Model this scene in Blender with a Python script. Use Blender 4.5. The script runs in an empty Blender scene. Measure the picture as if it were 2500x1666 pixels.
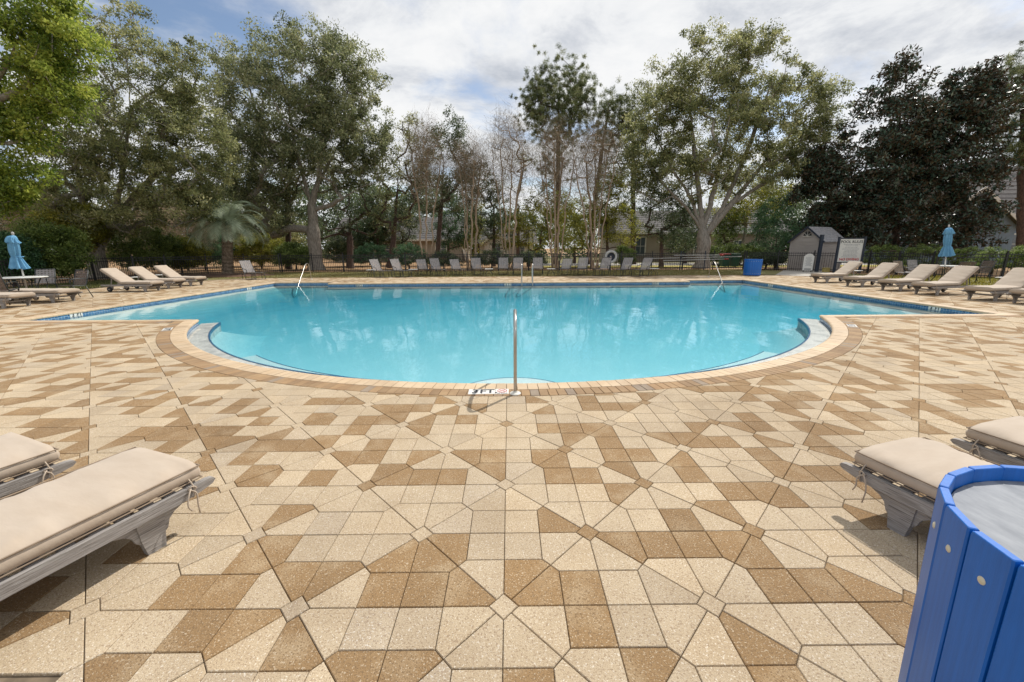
import bpy, bmesh, math, random
import numpy as np
from mathutils import Matrix, Vector
random.seed(7); RNG = np.random.default_rng(7)
R = math.radians
sc = bpy.context.scene
C = sc.collection

# ------------------------------------------------------------------ camera
F, PITCH, YAW, ROLL = 981.08, 0.22721, 0.00577, -0.006     # pixels at 2500 wide, radians
SLOPE, YB = 0.0137, 4.25                                    # the near deck falls away from the pool for drainage
CAMZ = 1.5533
def ray(x, y):                                              # source pixel (2500 x 1666) -> direction
    u, v = x-1250, y-833
    cr, sr = math.cos(ROLL), math.sin(ROLL)
    u, v = cr*u+sr*v, -sr*u+cr*v
    r, up = u/F, -v/F
    cp, sp = math.cos(PITCH), math.sin(PITCH)
    fw, dz = cp+sp*up, -sp+cp*up
    c, s = math.cos(YAW), math.sin(YAW)
    return Vector((c*r+s*fw, -s*r+c*fw, dz))
def zdeck(y): return min(0.0, (y-YB)*SLOPE)
def Gs(x, y, z=0.0):                                        # source pixel -> ground
    d = ray(x, y); t = (z-CAMZ)/d.z
    if d.y*t < YB: t = (z-SLOPE*YB-CAMZ)/(d.z-SLOPE*d.y)
    return Vector((d.x*t, d.y*t, zdeck(d.y*t)+z))
K = 2500/2353
def A(x, y, Y):                                             # display pixel (2353 wide) at depth Y
    d = ray(x*K, y*K); t = Y/d.y
    return Vector((d.x*t, Y, CAMZ+d.z*t))
def proj(p):
    c, s = math.cos(YAW), math.sin(YAW)
    r, fw, dz = c*p[0]-s*p[1], s*p[0]+c*p[1], p[2]-CAMZ
    cp, sp = math.cos(PITCH), math.sin(PITCH)
    zc, up = cp*fw-sp*dz, sp*fw+cp*dz
    if zc < .05: return None
    return 1250+F*r/zc, 833-F*up/zc, zc
cam = bpy.data.objects.new('camera', bpy.data.cameras.new('camera')); C.objects.link(cam)
cam.data.sensor_width = 36; cam.data.lens = 36*F/2500; cam.data.clip_start = .05; cam.data.clip_end = 2000
f0 = ray(1250, 833).normalized()
r0 = (ray(1251, 833)-ray(1250, 833)).normalized(); u0 = (ray(1250, 832)-ray(1250, 833)).normalized()
M = Matrix.Identity(4)
for i in range(3): M[i][0], M[i][1], M[i][2] = r0[i], u0[i], -f0[i]
M.translation = (0, 0, CAMZ); cam.matrix_world = M
sc.camera = cam

# ------------------------------------------------------------------ sky, sun, exposure
SUN_EL, SUN_AZ = R(49), math.atan2(.645, .763)              # azimuth clockwise from +Y
w = bpy.data.worlds.new('World'); sc.world = w; w.use_nodes = True
nt = w.node_tree; nt.nodes.clear()
def node(nt, typ, **kw):
    n = nt.nodes.new(typ)
    for k, v in kw.items():
        if hasattr(n, k): setattr(n, k, v)
    return n
def ln(nt, a, b): nt.links.new(a, b)
sky = node(nt, 'ShaderNodeTexSky', sky_type='NISHITA', sun_disc=False, sun_elevation=SUN_EL, sun_rotation=SUN_AZ)
bg1 = node(nt, 'ShaderNodeBackground'); bg1.inputs[1].default_value = .125; ln(nt, sky.outputs[0], bg1.inputs[0])
tc = node(nt, 'ShaderNodeTexCoord'); sep = node(nt, 'ShaderNodeSeparateXYZ'); ln(nt, tc.outputs['Generated'], sep.inputs[0])
def mth(nt, op, a, b=None, clamp=False):
    n = node(nt, 'ShaderNodeMath', operation=op, use_clamp=clamp)
    for i, x in enumerate((a, b)):
        if x is None: continue
        if isinstance(x, (int, float)): n.inputs[i].default_value = x
        else: ln(nt, x, n.inputs[i])
    return n.outputs[0]
def ramp(nt, fac, stops, interp='LINEAR'):
    n = node(nt, 'ShaderNodeValToRGB'); n.color_ramp.interpolation = interp
    el = n.color_ramp.elements
    while len(el) < len(stops): el.new(.5)
    for e, (p, c) in zip(el, stops): e.position = p; e.color = (*c, 1) if len(c) == 3 else c
    ln(nt, fac, n.inputs[0]); return n.outputs[0]
zz = mth(nt, 'ADD', mth(nt, 'MAXIMUM', sep.outputs[2], 0), .16)
cx = mth(nt, 'DIVIDE', sep.outputs[0], zz); cy = mth(nt, 'DIVIDE', sep.outputs[1], zz)
com = node(nt, 'ShaderNodeCombineXYZ'); ln(nt, cx, com.inputs[0]); ln(nt, cy, com.inputs[1])
def noise(nt, vec, scale, detail=6, rough=.55, dist=0, loc=None):
    if loc:
        m = node(nt, 'ShaderNodeMapping'); m.inputs['Location'].default_value = loc
        if len(loc) == 3: pass
        ln(nt, vec, m.inputs[0]); vec = m.outputs[0]
    n = node(nt, 'ShaderNodeTexNoise'); n.inputs['Scale'].default_value = scale; n.inputs['Detail'].default_value = detail
    n.inputs['Roughness'].default_value = rough; n.inputs['Distortion'].default_value = dist
    ln(nt, vec, n.inputs['Vector']); return n.outputs[0]
cl1 = noise(nt, com.outputs[0], 1.15, 9, .58, .3, (2.4, 5.2, 0))
cl2 = noise(nt, com.outputs[0], 2.6, 9, .62, .25, (7.3, 4.1, 2))
cover = ramp(nt, cl1, [(.33, (0, 0, 0)), (.51, (1, 1, 1))], 'EASE')
shade = ramp(nt, cl2, [(.27, (.52, .56, .63)), (.40, (.74, .765, .81)), (.49, (.90, .915, .935)), (.60, (.98, .985, .99))])
bg2 = node(nt, 'ShaderNodeBackground'); bg2.inputs[1].default_value = .96; ln(nt, shade, bg2.inputs[0])
mx = node(nt, 'ShaderNodeMixShader'); ln(nt, cover, mx.inputs[0]); ln(nt, bg1.outputs[0], mx.inputs[1]); ln(nt, bg2.outputs[0], mx.inputs[2])
ln(nt, mx.outputs[0], node(nt, 'ShaderNodeOutputWorld').inputs[0])
sl = bpy.data.lights.new('sun', 'SUN'); sl.energy = 4.2; sl.angle = R(.6); sl.color = (1, .955, .88)
sun = bpy.data.objects.new('sun', sl); C.objects.link(sun)
sv = Vector((math.sin(SUN_AZ)*math.cos(SUN_EL), math.cos(SUN_AZ)*math.cos(SUN_EL), math.sin(SUN_EL)))
sun.rotation_euler = sv.to_track_quat('Z', 'Y').to_euler(); sun.location = sv*60
sc.view_settings.view_transform = 'Standard'; sc.view_settings.look = 'None'
sc.view_settings.exposure = .0; sc.view_settings.gamma = 1; sc.view_settings.use_curve_mapping = False
sc.render.engine = 'CYCLES'
cy_ = sc.cycles; cy_.use_denoising = True
try: cy_.denoiser = 'OPENIMAGEDENOISE'; cy_.denoising_input_passes = 'RGB_ALBEDO_NORMAL'; cy_.denoising_prefilter = 'ACCURATE'
except Exception: pass
cy_.max_bounces = 7; cy_.diffuse_bounces = 3; cy_.glossy_bounces = 3; cy_.transmission_bounces = 4; cy_.transparent_max_bounces = 10
cy_.caustics_reflective = False; cy_.caustics_refractive = False; cy_.volume_bounces = 0

# ------------------------------------------------------------------ mesh helpers
class MB:
    def __init__(s): s.v, s.f, s.mi, s.t = [], [], [], []
    def add(s, vs, fs, mi=0, tint=0.0):
        b = len(s.v); s.v += [tuple(v) for v in vs]; s.f += [tuple(i+b for i in f) for f in fs]; s.mi += [mi]*len(fs); s.t += [tint]*len(vs); return s
    def box(s, c, d, rot=None, mi=0, tint=0., bev=0.):
        hx, hy, hz = d[0]/2, d[1]/2, d[2]/2
        if bev > 0:
            b = min(bev, hx*.9, hy*.9, hz*.9); vs = []
            for sz in (-1, 1):
                for sy in (-1, 1):
                    for sx in (-1, 1):
                        vs += [(sx*(hx-b), sy*(hy-b), sz*hz), (sx*(hx-b), sy*hy, sz*(hz-b)), (sx*hx, sy*(hy-b), sz*(hz-b))]
            idx = {}
            k = 0
            for sz in (0, 1):
                for sy in (0, 1):
                    for sx in (0, 1): idx[(sx, sy, sz)] = k*3; k += 1
            fs = []
            q = lambda a, o: idx[a]+o
            fs.append([q((0,0,0),0), q((0,1,0),0), q((1,1,0),0), q((1,0,0),0)]); fs.append([q((0,0,1),0), q((1,0,1),0), q((1,1,1),0), q((0,1,1),0)])
            fs.append([q((0,0,0),1), q((1,0,0),1), q((1,0,1),1), q((0,0,1),1)]); fs.append([q((0,1,0),1), q((0,1,1),1), q((1,1,1),1), q((1,1,0),1)])
            fs.append([q((0,0,0),2), q((0,0,1),2), q((0,1,1),2), q((0,1,0),2)]); fs.append([q((1,0,0),2), q((1,1,0),2), q((1,1,1),2), q((1,0,1),2)])
            for sx in (0, 1):
                for sy in (0, 1): fs.append([q((sx,sy,0),1), q((sx,sy,1),1), q((sx,sy,1),2), q((sx,sy,0),2)])
                for sz in (0, 1): fs.append([q((sx,0,sz),0), q((sx,1,sz),0), q((sx,1,sz),2), q((sx,0,sz),2)])
            for sy in (0, 1):
                for sz in (0, 1): fs.append([q((0,sy,sz),0), q((1,sy,sz),0), q((1,sy,sz),1), q((0,sy,sz),1)])
            for a in idx: fs.append([idx[a], idx[a]+1, idx[a]+2])
        else:
            vs = [(x*hx, y*hy, z*hz) for z in (-1, 1) for y in (-1, 1) for x in (-1, 1)]
            fs = [(0,2,3,1), (4,5,7,6), (0,1,5,4), (2,6,7,3), (0,4,6,2), (1,3,7,5)]
        if rot is not None: vs = [rot @ Vector(v) for v in vs]
        return s.add([(v[0]+c[0], v[1]+c[1], v[2]+c[2]) for v in vs], fs, mi, tint)
    def bar(s, a, b, wd, ht, mi=0, bev=0.):
        a, b = Vector(a), Vector(b); d = b-a
        rot = d.to_track_quat('Y', 'Z').to_matrix()
        return s.box((a+b)/2, (wd, d.length, ht), rot, mi, 0, bev)
    def tube(s, pts, rad, n=8, mi=0, cap=True, tint=0.):
        pts = [Vector(p) for p in pts]; m = len(pts)
        rad = rad if isinstance(rad, (list, tuple)) else [rad]*m
        base = len(s.v); t0 = (pts[1]-pts[0]).normalized()
        ref = Vector((0, 0, 1)) if abs(t0.z) < .9 else Vector((1, 0, 0))
        u = t0.cross(ref).normalized()
        for i, p in enumerate(pts):
            t = (pts[min(i+1, m-1)]-pts[max(i-1, 0)])
            t = t.normalized() if t.length > 1e-9 else t0
            u = (u-t*u.dot(t)); u = u.normalized() if u.length > 1e-6 else t.orthogonal().normalized()
            v = t.cross(u)
            for k in range(n):
                a = 2*math.pi*k/n; q = p+(u*math.cos(a)+v*math.sin(a))*rad[i]; s.v.append((q.x, q.y, q.z)); s.t.append(tint)
        for i in range(m-1):
            for k in range(n):
                s.f.append((base+i*n+k, base+i*n+(k+1) % n, base+(i+1)*n+(k+1) % n, base+(i+1)*n+k)); s.mi.append(mi)
        if cap:
            s.f.append(tuple(base+k for k in reversed(range(n)))); s.mi.append(mi)
            s.f.append(tuple(base+(m-1)*n+k for k in range(n))); s.mi.append(mi)
        return s
    def lathe(s, prof, n=24, c=(0, 0, 0), mi=0, mod=None):
        base = len(s.v)
        for j, (r, z) in enumerate(prof):
            for k in range(n):
                a = 2*math.pi*k/n; rr = r*(mod(a, j) if mod else 1)
                s.v.append((c[0]+rr*math.cos(a), c[1]+rr*math.sin(a), c[2]+z)); s.t.append(0)
        for j in range(len(prof)-1):
            for k in range(n):
                s.f.append((base+j*n+k, base+j*n+(k+1) % n, base+(j+1)*n+(k+1) % n, base+(j+1)*n+k)); s.mi.append(mi)
        s.f.append(tuple(base+k for k in reversed(range(n)))); s.mi.append(mi)
        s.f.append(tuple(base+(len(prof)-1)*n+k for k in range(n))); s.mi.append(mi)
        return s
    def prism(s, poly, axis_pts, mi=0):
        """poly: 3D points of one face, axis_pts: offset vector"""
        n = len(poly); o = Vector(axis_pts)
        vs = [tuple(Vector(p)) for p in poly]+[tuple(Vector(p)+o) for p in poly]
        fs = [tuple(reversed(range(n))), tuple(range(n, 2*n))]+[(i, (i+1) % n, n+(i+1) % n, n+i) for i in range(n)]
        return s.add(vs, fs, mi)
    def mesh(s, name, mats, smooth=False, fix=True):
        me = bpy.data.meshes.new(name); me.from_pydata(s.v, [], s.f)
        for m in (mats if isinstance(mats, (list, tuple)) else [mats]): me.materials.append(m)
        if any(s.mi): me.polygons.foreach_set('material_index', s.mi)
        if any(s.t):
            at = me.attributes.new('tint', 'FLOAT', 'POINT'); at.data.foreach_set('value', s.t)
        if fix:
            bm = bmesh.new(); bm.from_mesh(me); bmesh.ops.recalc_face_normals(bm, faces=bm.faces); bm.to_mesh(me); bm.free()
        if smooth: me.shade_smooth()
        me.update(); return me
def ob(name, me, parent=None, loc=None, rot=None):
    o = bpy.data.objects.new(name, me); C.objects.link(o)
    if parent is not None: o.parent = parent
    if loc is not None: o.location = loc
    if rot is not None: o.rotation_euler = rot
    return o
def tag(o, label, cat, group=None):
    o['label'] = label; o['category'] = cat
    if group: o['group'] = group
    return o
def thing(name, label, cat, loc=(0, 0, 0), rz=0., group=None):
    o = ob(name, None, None, loc, (0, 0, rz)); o.empty_display_size = .2
    return tag(o, label, cat, group)
def struct(name, me, parent=None):
    o = ob(name, me, parent); o['kind'] = 'structure'; return o
def copy_tree(o, parent=None):
    c = o.copy(); C.objects.link(c)
    if parent is not None: c.parent = parent
    for ch in list(o.children): copy_tree(ch, c)
    return c
def smooth_angle(me, ang=40):
    me.shade_smooth()
    try: me.set_sharp_from_angle(angle=R(ang))
    except Exception: pass
    return me
def text_mesh(txt, size, mat, align='CENTER', extrude=.0015, sx=1., bold=0.):
    cu = bpy.data.curves.new('lettering', 'FONT'); cu.body = txt; cu.size = size; cu.align_x = align; cu.align_y = 'CENTER'
    cu.extrude = extrude; cu.resolution_u = 3; cu.offset = bold
    t = bpy.data.objects.new('lettering', cu); C.objects.link(t)
    dg = bpy.context.evaluated_depsgraph_get(); me = bpy.data.meshes.new_from_object(t.evaluated_get(dg))
    bpy.data.objects.remove(t); bpy.data.curves.remove(cu)
    me.name = 'lettering'; me.materials.clear(); me.materials.append(mat)
    if sx != 1: me.transform(Matrix.Diagonal((sx, 1, 1, 1)))
    return me
def raw_mesh(name, verts, faces4, mats, tint=None, smooth=False):
    """fast numpy path: verts (n,3), faces (m,k) all k-gons"""
    me = bpy.data.meshes.new(name); k = faces4.shape[1]
    me.vertices.add(len(verts)); me.vertices.foreach_set('co', np.asarray(verts, np.float32).ravel())
    me.loops.add(faces4.size); me.loops.foreach_set('vertex_index', faces4.astype(np.int32).ravel())
    me.polygons.add(len(faces4)); me.polygons.foreach_set('loop_start', np.arange(0, faces4.size, k, dtype=np.int32))
    if tint is not None:
        at = me.attributes.new('tint', 'FLOAT', 'POINT'); at.data.foreach_set('value', np.asarray(tint, np.float32))
    me.materials.append(mats); me.update(calc_edges=True); me.validate()
    if smooth: me.shade_smooth()
    return me

# ------------------------------------------------------------------ materials
MATS = {}
def mat(name, col, col2=None, rough=.6, metal=0., scale=6., detail=5, bump=0., bscale=60., spec=.5, coord='pos', stretch=None, ramp_at=(.35, .65), speck=None, rnd=0., tintmix=None, sheen=0., coat=0., dirt=None):
    m = bpy.data.materials.new(name); m.use_nodes = True; nt = m.node_tree; nt.nodes.clear()
    out = node(nt, 'ShaderNodeOutputMaterial'); b = node(nt, 'ShaderNodeBsdfPrincipled'); ln(nt, b.outputs[0], out.inputs[0])
    b.inputs['Roughness'].default_value = rough; b.inputs['Metallic'].default_value = metal; b.inputs['Specular IOR Level'].default_value = spec
    if coat: b.inputs['Coat Weight'].default_value = coat
    if sheen: b.inputs['Sheen Weight'].default_value = sheen
    if coord == 'pos': vec = node(nt, 'ShaderNodeNewGeometry').outputs['Position']
    else: vec = node(nt, 'ShaderNodeTexCoord').outputs['Object']
    if stretch:
        mp = node(nt, 'ShaderNodeMapping'); mp.inputs['Scale'].default_value = stretch; ln(nt, vec, mp.inputs[0]); vec = mp.outputs[0]
    c = None
    col2 = col2 or tuple(x*.78 for x in col)
    c = ramp(nt, noise(nt, vec, scale, detail, .6), [(ramp_at[0], col2), (ramp_at[1], col)])
    def mixc(fac, a, bb, mode='MIX'):
        n = node(nt, 'ShaderNodeMix', data_type='RGBA', blend_type=mode)
        if isinstance(fac, (int, float)): n.inputs[0].default_value = fac
        else: ln(nt, fac, n.inputs[0])
        for i, x in ((6, a), (7, bb)):
            if isinstance(x, tuple): n.inputs[i].default_value = (*x, 1)
            else: ln(nt, x, n.inputs[i])
        return n.outputs[2]
    if speck:                                              # (colour, scale, threshold)
        for scol, ss, th in speck:
            f = ramp(nt, noise(nt, vec, ss, 2, .5), [(th, (0, 0, 0)), (min(1, th+.07), (1, 1, 1))])
            c = mixc(f, c, scol)
    if tintmix:                                            # per-piece variation: attribute + object random
        at = node(nt, 'ShaderNodeAttribute', attribute_name='tint'); oi = node(nt, 'ShaderNodeObjectInfo')
        s_ = mth(nt, 'FRACT', mth(nt, 'ADD', at.outputs['Fac'], oi.outputs['Random']))
        c = mixc(1., c, ramp(nt, s_, tintmix), 'MULTIPLY')
    if dirt:                                               # broad stains and weathering
        c = mixc(1., c, ramp(nt, noise(nt, vec, .45, 9, .62, .4), [(.30, (.72, .69, .66)), (.44, (.95, .94, .93)), (.60, (1.03, 1.02, 1.0)), (.72, (.90, .88, .86))]), 'MULTIPLY')
        c = mixc(1., c, ramp(nt, noise(nt, vec, 2.3, 6, .7, 1.2), [(.24, (.70, .66, .62)), (.33, (1, 1, 1)), (.67, (1, 1, 1)), (.76, (1.10, 1.09, 1.07))]), 'MULTIPLY')
    ln(nt, c, b.inputs['Base Color'])
    if bump:
        bn = node(nt, 'ShaderNodeBump'); bn.inputs['Strength'].default_value = bump; bn.inputs['Distance'].default_value = .01
        ln(nt, noise(nt, vec, bscale, 4, .6), bn.inputs['Height']); ln(nt, bn.outputs[0], b.inputs['Normal'])
    MATS[name] = m; return m
def leafmat(name, dark, light, extra=None, trans=.35, rough=.45, under=None):
    m = bpy.data.materials.new(name); m.use_nodes = True; nt = m.node_tree; nt.nodes.clear()
    out = node(nt, 'ShaderNodeOutputMaterial'); b = node(nt, 'ShaderNodeBsdfPrincipled')
    at = node(nt, 'ShaderNodeAttribute', attribute_name='tint')
    st = [(0, dark), (.75, light)]+([(.97, extra)] if extra else [])
    c = ramp(nt, at.outputs['Fac'], st)
    if under:
        g = node(nt, 'ShaderNodeNewGeometry'); mixn = node(nt, 'ShaderNodeMix', data_type='RGBA')
        ln(nt, g.outputs['Backfacing'], mixn.inputs[0]); ln(nt, c, mixn.inputs[6]); mixn.inputs[7].default_value = (*under, 1); c = mixn.outputs[2]
    ln(nt, c, b.inputs['Base Color']); b.inputs['Roughness'].default_value = rough; b.inputs['Specular IOR Level'].default_value = .4
    tr = node(nt, 'ShaderNodeBsdfTranslucent'); ln(nt, c, tr.inputs[0])
    mxs = node(nt, 'ShaderNodeMixShader'); mxs.inputs[0].default_value = trans
    ln(nt, b.outputs[0], mxs.inputs[1]); ln(nt, tr.outputs[0], mxs.inputs[2]); ln(nt, mxs.outputs[0], out.inputs[0])
    return m
TV = [(0, (.86, .85, .84)), (.3, (1, .99, .97)), (.6, (.95, .945, .935)), (.85, (1.06, 1.04, 1.0)), (1, (.92, .91, .89))]
m_pl = mat('paver_light', (.535, .44, .315), (.46, .365, .25), rough=.9, scale=2.6, detail=8, bump=.5, bscale=170, dirt=True, tintmix=TV, spec=.25,
           speck=[((.36, .27, .185), 120, .56), ((.68, .61, .51), 135, .60), ((.28, .205, .14), 230, .62)])
m_pd = mat('paver_dark', (.305, .197, .10), (.405, .30, .185), rough=.9, scale=4.2, detail=9, bump=.55, bscale=170, dirt=True, tintmix=TV, ramp_at=(.32, .50), spec=.25,
           speck=[((.22, .145, .08), 120, .56), ((.52, .42, .30), 135, .60), ((.17, .11, .06), 230, .62)])
m_pp = mat('paver_pale', (.505, .42, .31), (.43, .345, .245), rough=.9, scale=2.8, detail=8, bump=.5, bscale=170, dirt=True, tintmix=TV, spec=.25,
           speck=[((.34, .26, .19), 120, .56), ((.64, .59, .52), 135, .60), ((.27, .20, .14), 230, .62)])
m_joint = mat('joint_sand', (.22, .165, .11), (.12, .09, .06), rough=.95, scale=9)
m_cop = mat('coping', (.58, .455, .315), (.50, .37, .24), rough=.7, scale=3, bump=.15, bscale=120, tintmix=TV, dirt=True)
m_bord = mat('border_brick', (.345, .23, .125), (.27, .17, .09), rough=.85, scale=4, bump=.3, bscale=150, tintmix=[(0, (.8, .78, .76)), (.45, (1, 1, 1)), (.9, (1.12, 1.08, 1.02)), (.93, (.85, 1.0, 1.35)), (1, (.85, 1.02, 1.4))])
m_plast = mat('plaster', (.84, .87, .86), (.79, .84, .84), rough=.6, scale=1.5)
m_bench = mat('bench_plaster', (.82, .81, .78), (.56, .56, .55), rough=.55, scale=3.5, ramp_at=(.38, .55))
m_btrim = mat('blue_trim', (.05, .17, .36), rough=.3)
m_white = mat('white_marker', (.78, .76, .72), (.68, .66, .62), rough=.35, scale=14)
m_ink = mat('dark_ink', (.03, .035, .045), rough=.5)
m_red = mat('red_ink', (.55, .02, .03), rough=.5)
m_steel = mat('steel', (.50, .485, .46), (.42, .405, .38), rough=.34, metal=1., scale=5)
m_teak = mat('teak', (.40, .375, .355), (.19, .17, .155), rough=.8, scale=5, detail=8, coord='obj', stretch=(30, 1.0, 30), bump=.5, bscale=9, ramp_at=(.30, .66), speck=[((.11, .095, .085), 6, .62), ((.52, .50, .48), 9, .64)])
m_cush = mat('cushion', (.475, .39, .305), (.43, .345, .262), rough=.9, scale=3, coord='obj', stretch=(1.2, 3.2, 2), bump=.42, bscale=3.2, sheen=.2)
m_pipe = mat('piping', (.30, .225, .16), rough=.9)
m_blue = mat('blue_plastic', (.006, .14, .54), (.005, .115, .45), rough=.42, scale=3, coord='obj', stretch=(20, 20, 1), bump=.06, bscale=30, spec=.5)
m_lid = mat('grey_lid', (.25, .265, .29), (.16, .175, .20), rough=.6, scale=7, coord='obj', stretch=(3, 1.2, 1), bump=.1, bscale=40)
m_capw = mat('bolt_cap', (.72, .66, .5), rough=.4)
m_black = mat('black_metal', (.012, .013, .015), (.02, .021, .024), rough=.45, scale=4)
m_green = mat('dark_frame', (.022, .03, .03), rough=.4)
m_strap = mat('strap', (.36, .335, .325), (.29, .265, .255), rough=.75, scale=9, coord='obj')
m_strapb = mat('brown_strap', (.17, .13, .105), (.12, .09, .075), rough=.75, scale=9, coord='obj')
m_top = mat('table_top', (.74, .74, .71), (.66, .66, .63), rough=.35, scale=9)
m_canv = mat('blue_canvas', (.15, .365, .565), (.105, .295, .49), rough=.85, scale=6, coord='obj', bump=.1, bscale=40)
m_alu = mat('pole_white', (.56, .55, .53), rough=.4)
m_tyre = mat('tyre', (.02, .02, .02), rough=.7)
m_conc = mat('concrete', (.45, .42, .37), (.36, .33, .29), rough=.9, scale=3, bump=.2)
m_siding = mat('shed_siding', (.42, .385, .36), (.36, .33, .31), rough=.8, scale=3, stretch=(.5, .5, 5))
m_shroof = mat('shed_roof', (.36, .355, .37), (.20, .20, .215), rough=.8, scale=9, tintmix=TV)
m_trim = mat('trim', (.68, .66, .6), rough=.5)
m_sign = mat('sign_face', (.72, .71, .67), (.66, .65, .61), rough=.45, scale=5)
m_navy = mat('navy_paint', (.018, .028, .05), rough=.45)
m_oakb = mat('oak_bark', (.38, .345, .30), (.17, .15, .125), rough=.95, scale=5, detail=8, stretch=(3, 3, .7), bump=.8, bscale=9)
m_pineb = mat('pine_bark', (.13, .085, .065), (.045, .032, .028), rough=.95, scale=6, detail=8, stretch=(3, 3, .8), bump=.9, bscale=9)
m_myrt = mat('myrtle_bark', (.46, .34, .235), (.30, .215, .145), rough=.8, scale=5, stretch=(4, 4, .6), bump=.2, bscale=14)
m_twig = mat('bare_twig', (.27, .21, .14), (.18, .14, .095), rough=.9, scale=2)
m_palmb = mat('palm_bark', (.24, .18, .13), (.09, .07, .05), rough=.95, scale=9, bump=.6, bscale=20)
m_straw = mat('pine_straw', (.38, .20, .095), (.26, .17, .075), rough=.95, scale=1.1, detail=9, bump=.6, bscale=25, speck=[((.52, .36, .2), 24, .6), ((.12, .10, .035), 5, .62)])
m_lawn = mat('lawn', (.24, .20, .075), (.12, .125, .035), rough=.95, scale=.8, detail=9, bump=.5, bscale=40)
m_mulch = mat('mulch', (.16, .08, .045), (.08, .045, .03), rough=.95, scale=9, bump=.8, bscale=30)
m_road = mat('road', (.40, .37, .33), (.33, .31, .28), rough=.9, scale=1)
m_green_l = mat('yellow_lawn', (.42, .33, .055), (.30, .26, .06), rough=.95, scale=.5)

# ------------------------------------------------------------------ pool outline
PC, PR = Vector((.02, 12.377)), 7.877                       # front arc
WY, SX, FY, NY, NX = 9.15, 11.42, 18.9, 19.75, 8.45         # wing edge, side, far edge, notch back, notch x
TH = math.acos((PC.y-WY)/PR)
WZ = -.12
def outline(off=0.):                                        # counter-clockwise, off > 0 grows outwards (into the deck)
    r = PR+off; th = math.acos((PC.y-(WY-off))/r); pts = []
    n = 64
    for i in range(n+1):
        a = -th+2*th*i/n; pts.append((PC.x+r*math.sin(a), PC.y-r*math.cos(a)))
    s = SX+off
    pts += [(s, WY-off), (s, NY+off), (NX-off, NY+off), (NX-off, FY+off), (-NX+off, FY+off), (-NX+off, NY+off), (-s, NY+off), (-s, WY-off)]
    return pts
def poly_mesh(pts, z, m, name):
    bm = bmesh.new(); vs = [bm.verts.new((x, y, z)) for x, y in pts]
    bmesh.ops.triangle_fill(bm, use_beauty=True, edges=[bm.edges.new((vs[i], vs[(i+1) % len(vs)])) for i in range(len(vs))])
    for f in bm.faces:
        if f.normal.z < 0: f.normal_flip()
    me = bpy.data.meshes.new(name); bm.to_mesh(me); bm.free(); me.materials.append(m); return me
def ring_walls(mb, pts, z0, z1, mi=0):
    n = len(pts)
    vs = [(x, y, z0) for x, y in pts]+[(x, y, z1) for x, y in pts]
    mb.add(vs, [(i, n+i, n+(i+1) % n, (i+1) % n) for i in range(n)], mi)
P0 = outline(0)
FLOOR = -.66
pool = struct('pool_basin', poly_mesh(outline(-1.19), FLOOR, m_plast, 'pool_floor'))
mb = MB(); ring_walls(mb, P0, -.18, -.165)
cv = [(0, -.18), (-.2, -.28), (-.45, -.40), (-.7, -.51), (-.95, -.60), (-1.2, FLOOR-.001)]
for (o0, z0), (o1, z1) in zip(cv[:-1], cv[1:]):
    p0, p1 = outline(o0), outline(o1); n_ = len(p0); mb.add([(x, y, z0) for x, y in p0]+[(x, y, z1) for x, y in p1], [(n_+i, i, (i+1) % n_, n_+(i+1) % n_) for i in range(n_)])
struct('pool_wall', mb.mesh('pool_wall', m_plast, smooth=False), pool)
# blue mosaic tile band with real coordinates along the wall
def tile_mat():
    m = bpy.data.materials.new('mosaic_tile'); m.use_nodes = True; nt = m.node_tree; b = nt.nodes['Principled BSDF']
    uv = node(nt, 'ShaderNodeTexCoord').outputs['UV']
    br = node(nt, 'ShaderNodeTexBrick', offset=0.); br.inputs['Scale'].default_value = 1; br.inputs['Brick Width'].default_value = .075; br.inputs['Row Height'].default_value = .075
    br.inputs['Mortar Size'].default_value = .0035; br.inputs['Color1'].default_value = (.035, .12, .26, 1); br.inputs['Color2'].default_value = (.12, .27, .45, 1); br.inputs['Mortar'].default_value = (.42, .48, .54, 1)
    ln(nt, uv, br.inputs[0])
    c = ramp(nt, noise(nt, uv, 60, 3), [(.35, (.5, .55, .6)), (.65, (1.3, 1.3, 1.3))])
    n = node(nt, 'ShaderNodeMix', data_type='RGBA', blend_type='MULTIPLY'); n.inputs[0].default_value = 1; ln(nt, br.outputs[0], n.inputs[6]); ln(nt, c, n.inputs[7])
    ln(nt, n.outputs[2], b.inputs['Base Color']); b.inputs['Roughness'].default_value = .18
    return m
m_tile = tile_mat()
def band(pts, z0, z1, m, name):
    bm = bmesh.new(); uvl = bm.loops.layers.uv.new('UVMap'); n = len(pts); d = 0.
    for i in range(n):
        a, b = Vector(pts[i]), Vector(pts[(i+1) % n]); L = (b-a).length
        f = bm.faces.new([bm.verts.new((a.x, a.y, z0)), bm.verts.new((b.x, b.y, z0)), bm.verts.new((b.x, b.y, z1)), bm.verts.new((a.x, a.y, z1))])
        f.normal_flip() if False else None
        for lp, uv in zip(f.loops, ((d, 0), (d+L, 0), (d+L, z1-z0), (d, z1-z0))): lp[uvl].uv = uv
        d += L
    me = bpy.data.meshes.new(name); bm.to_mesh(me); bm.free(); me.materials.append(m); return me
struct('waterline_tiles', band(outline(-.006), -.175, -.02, m_tile, 'waterline_tiles'), pool)
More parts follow.
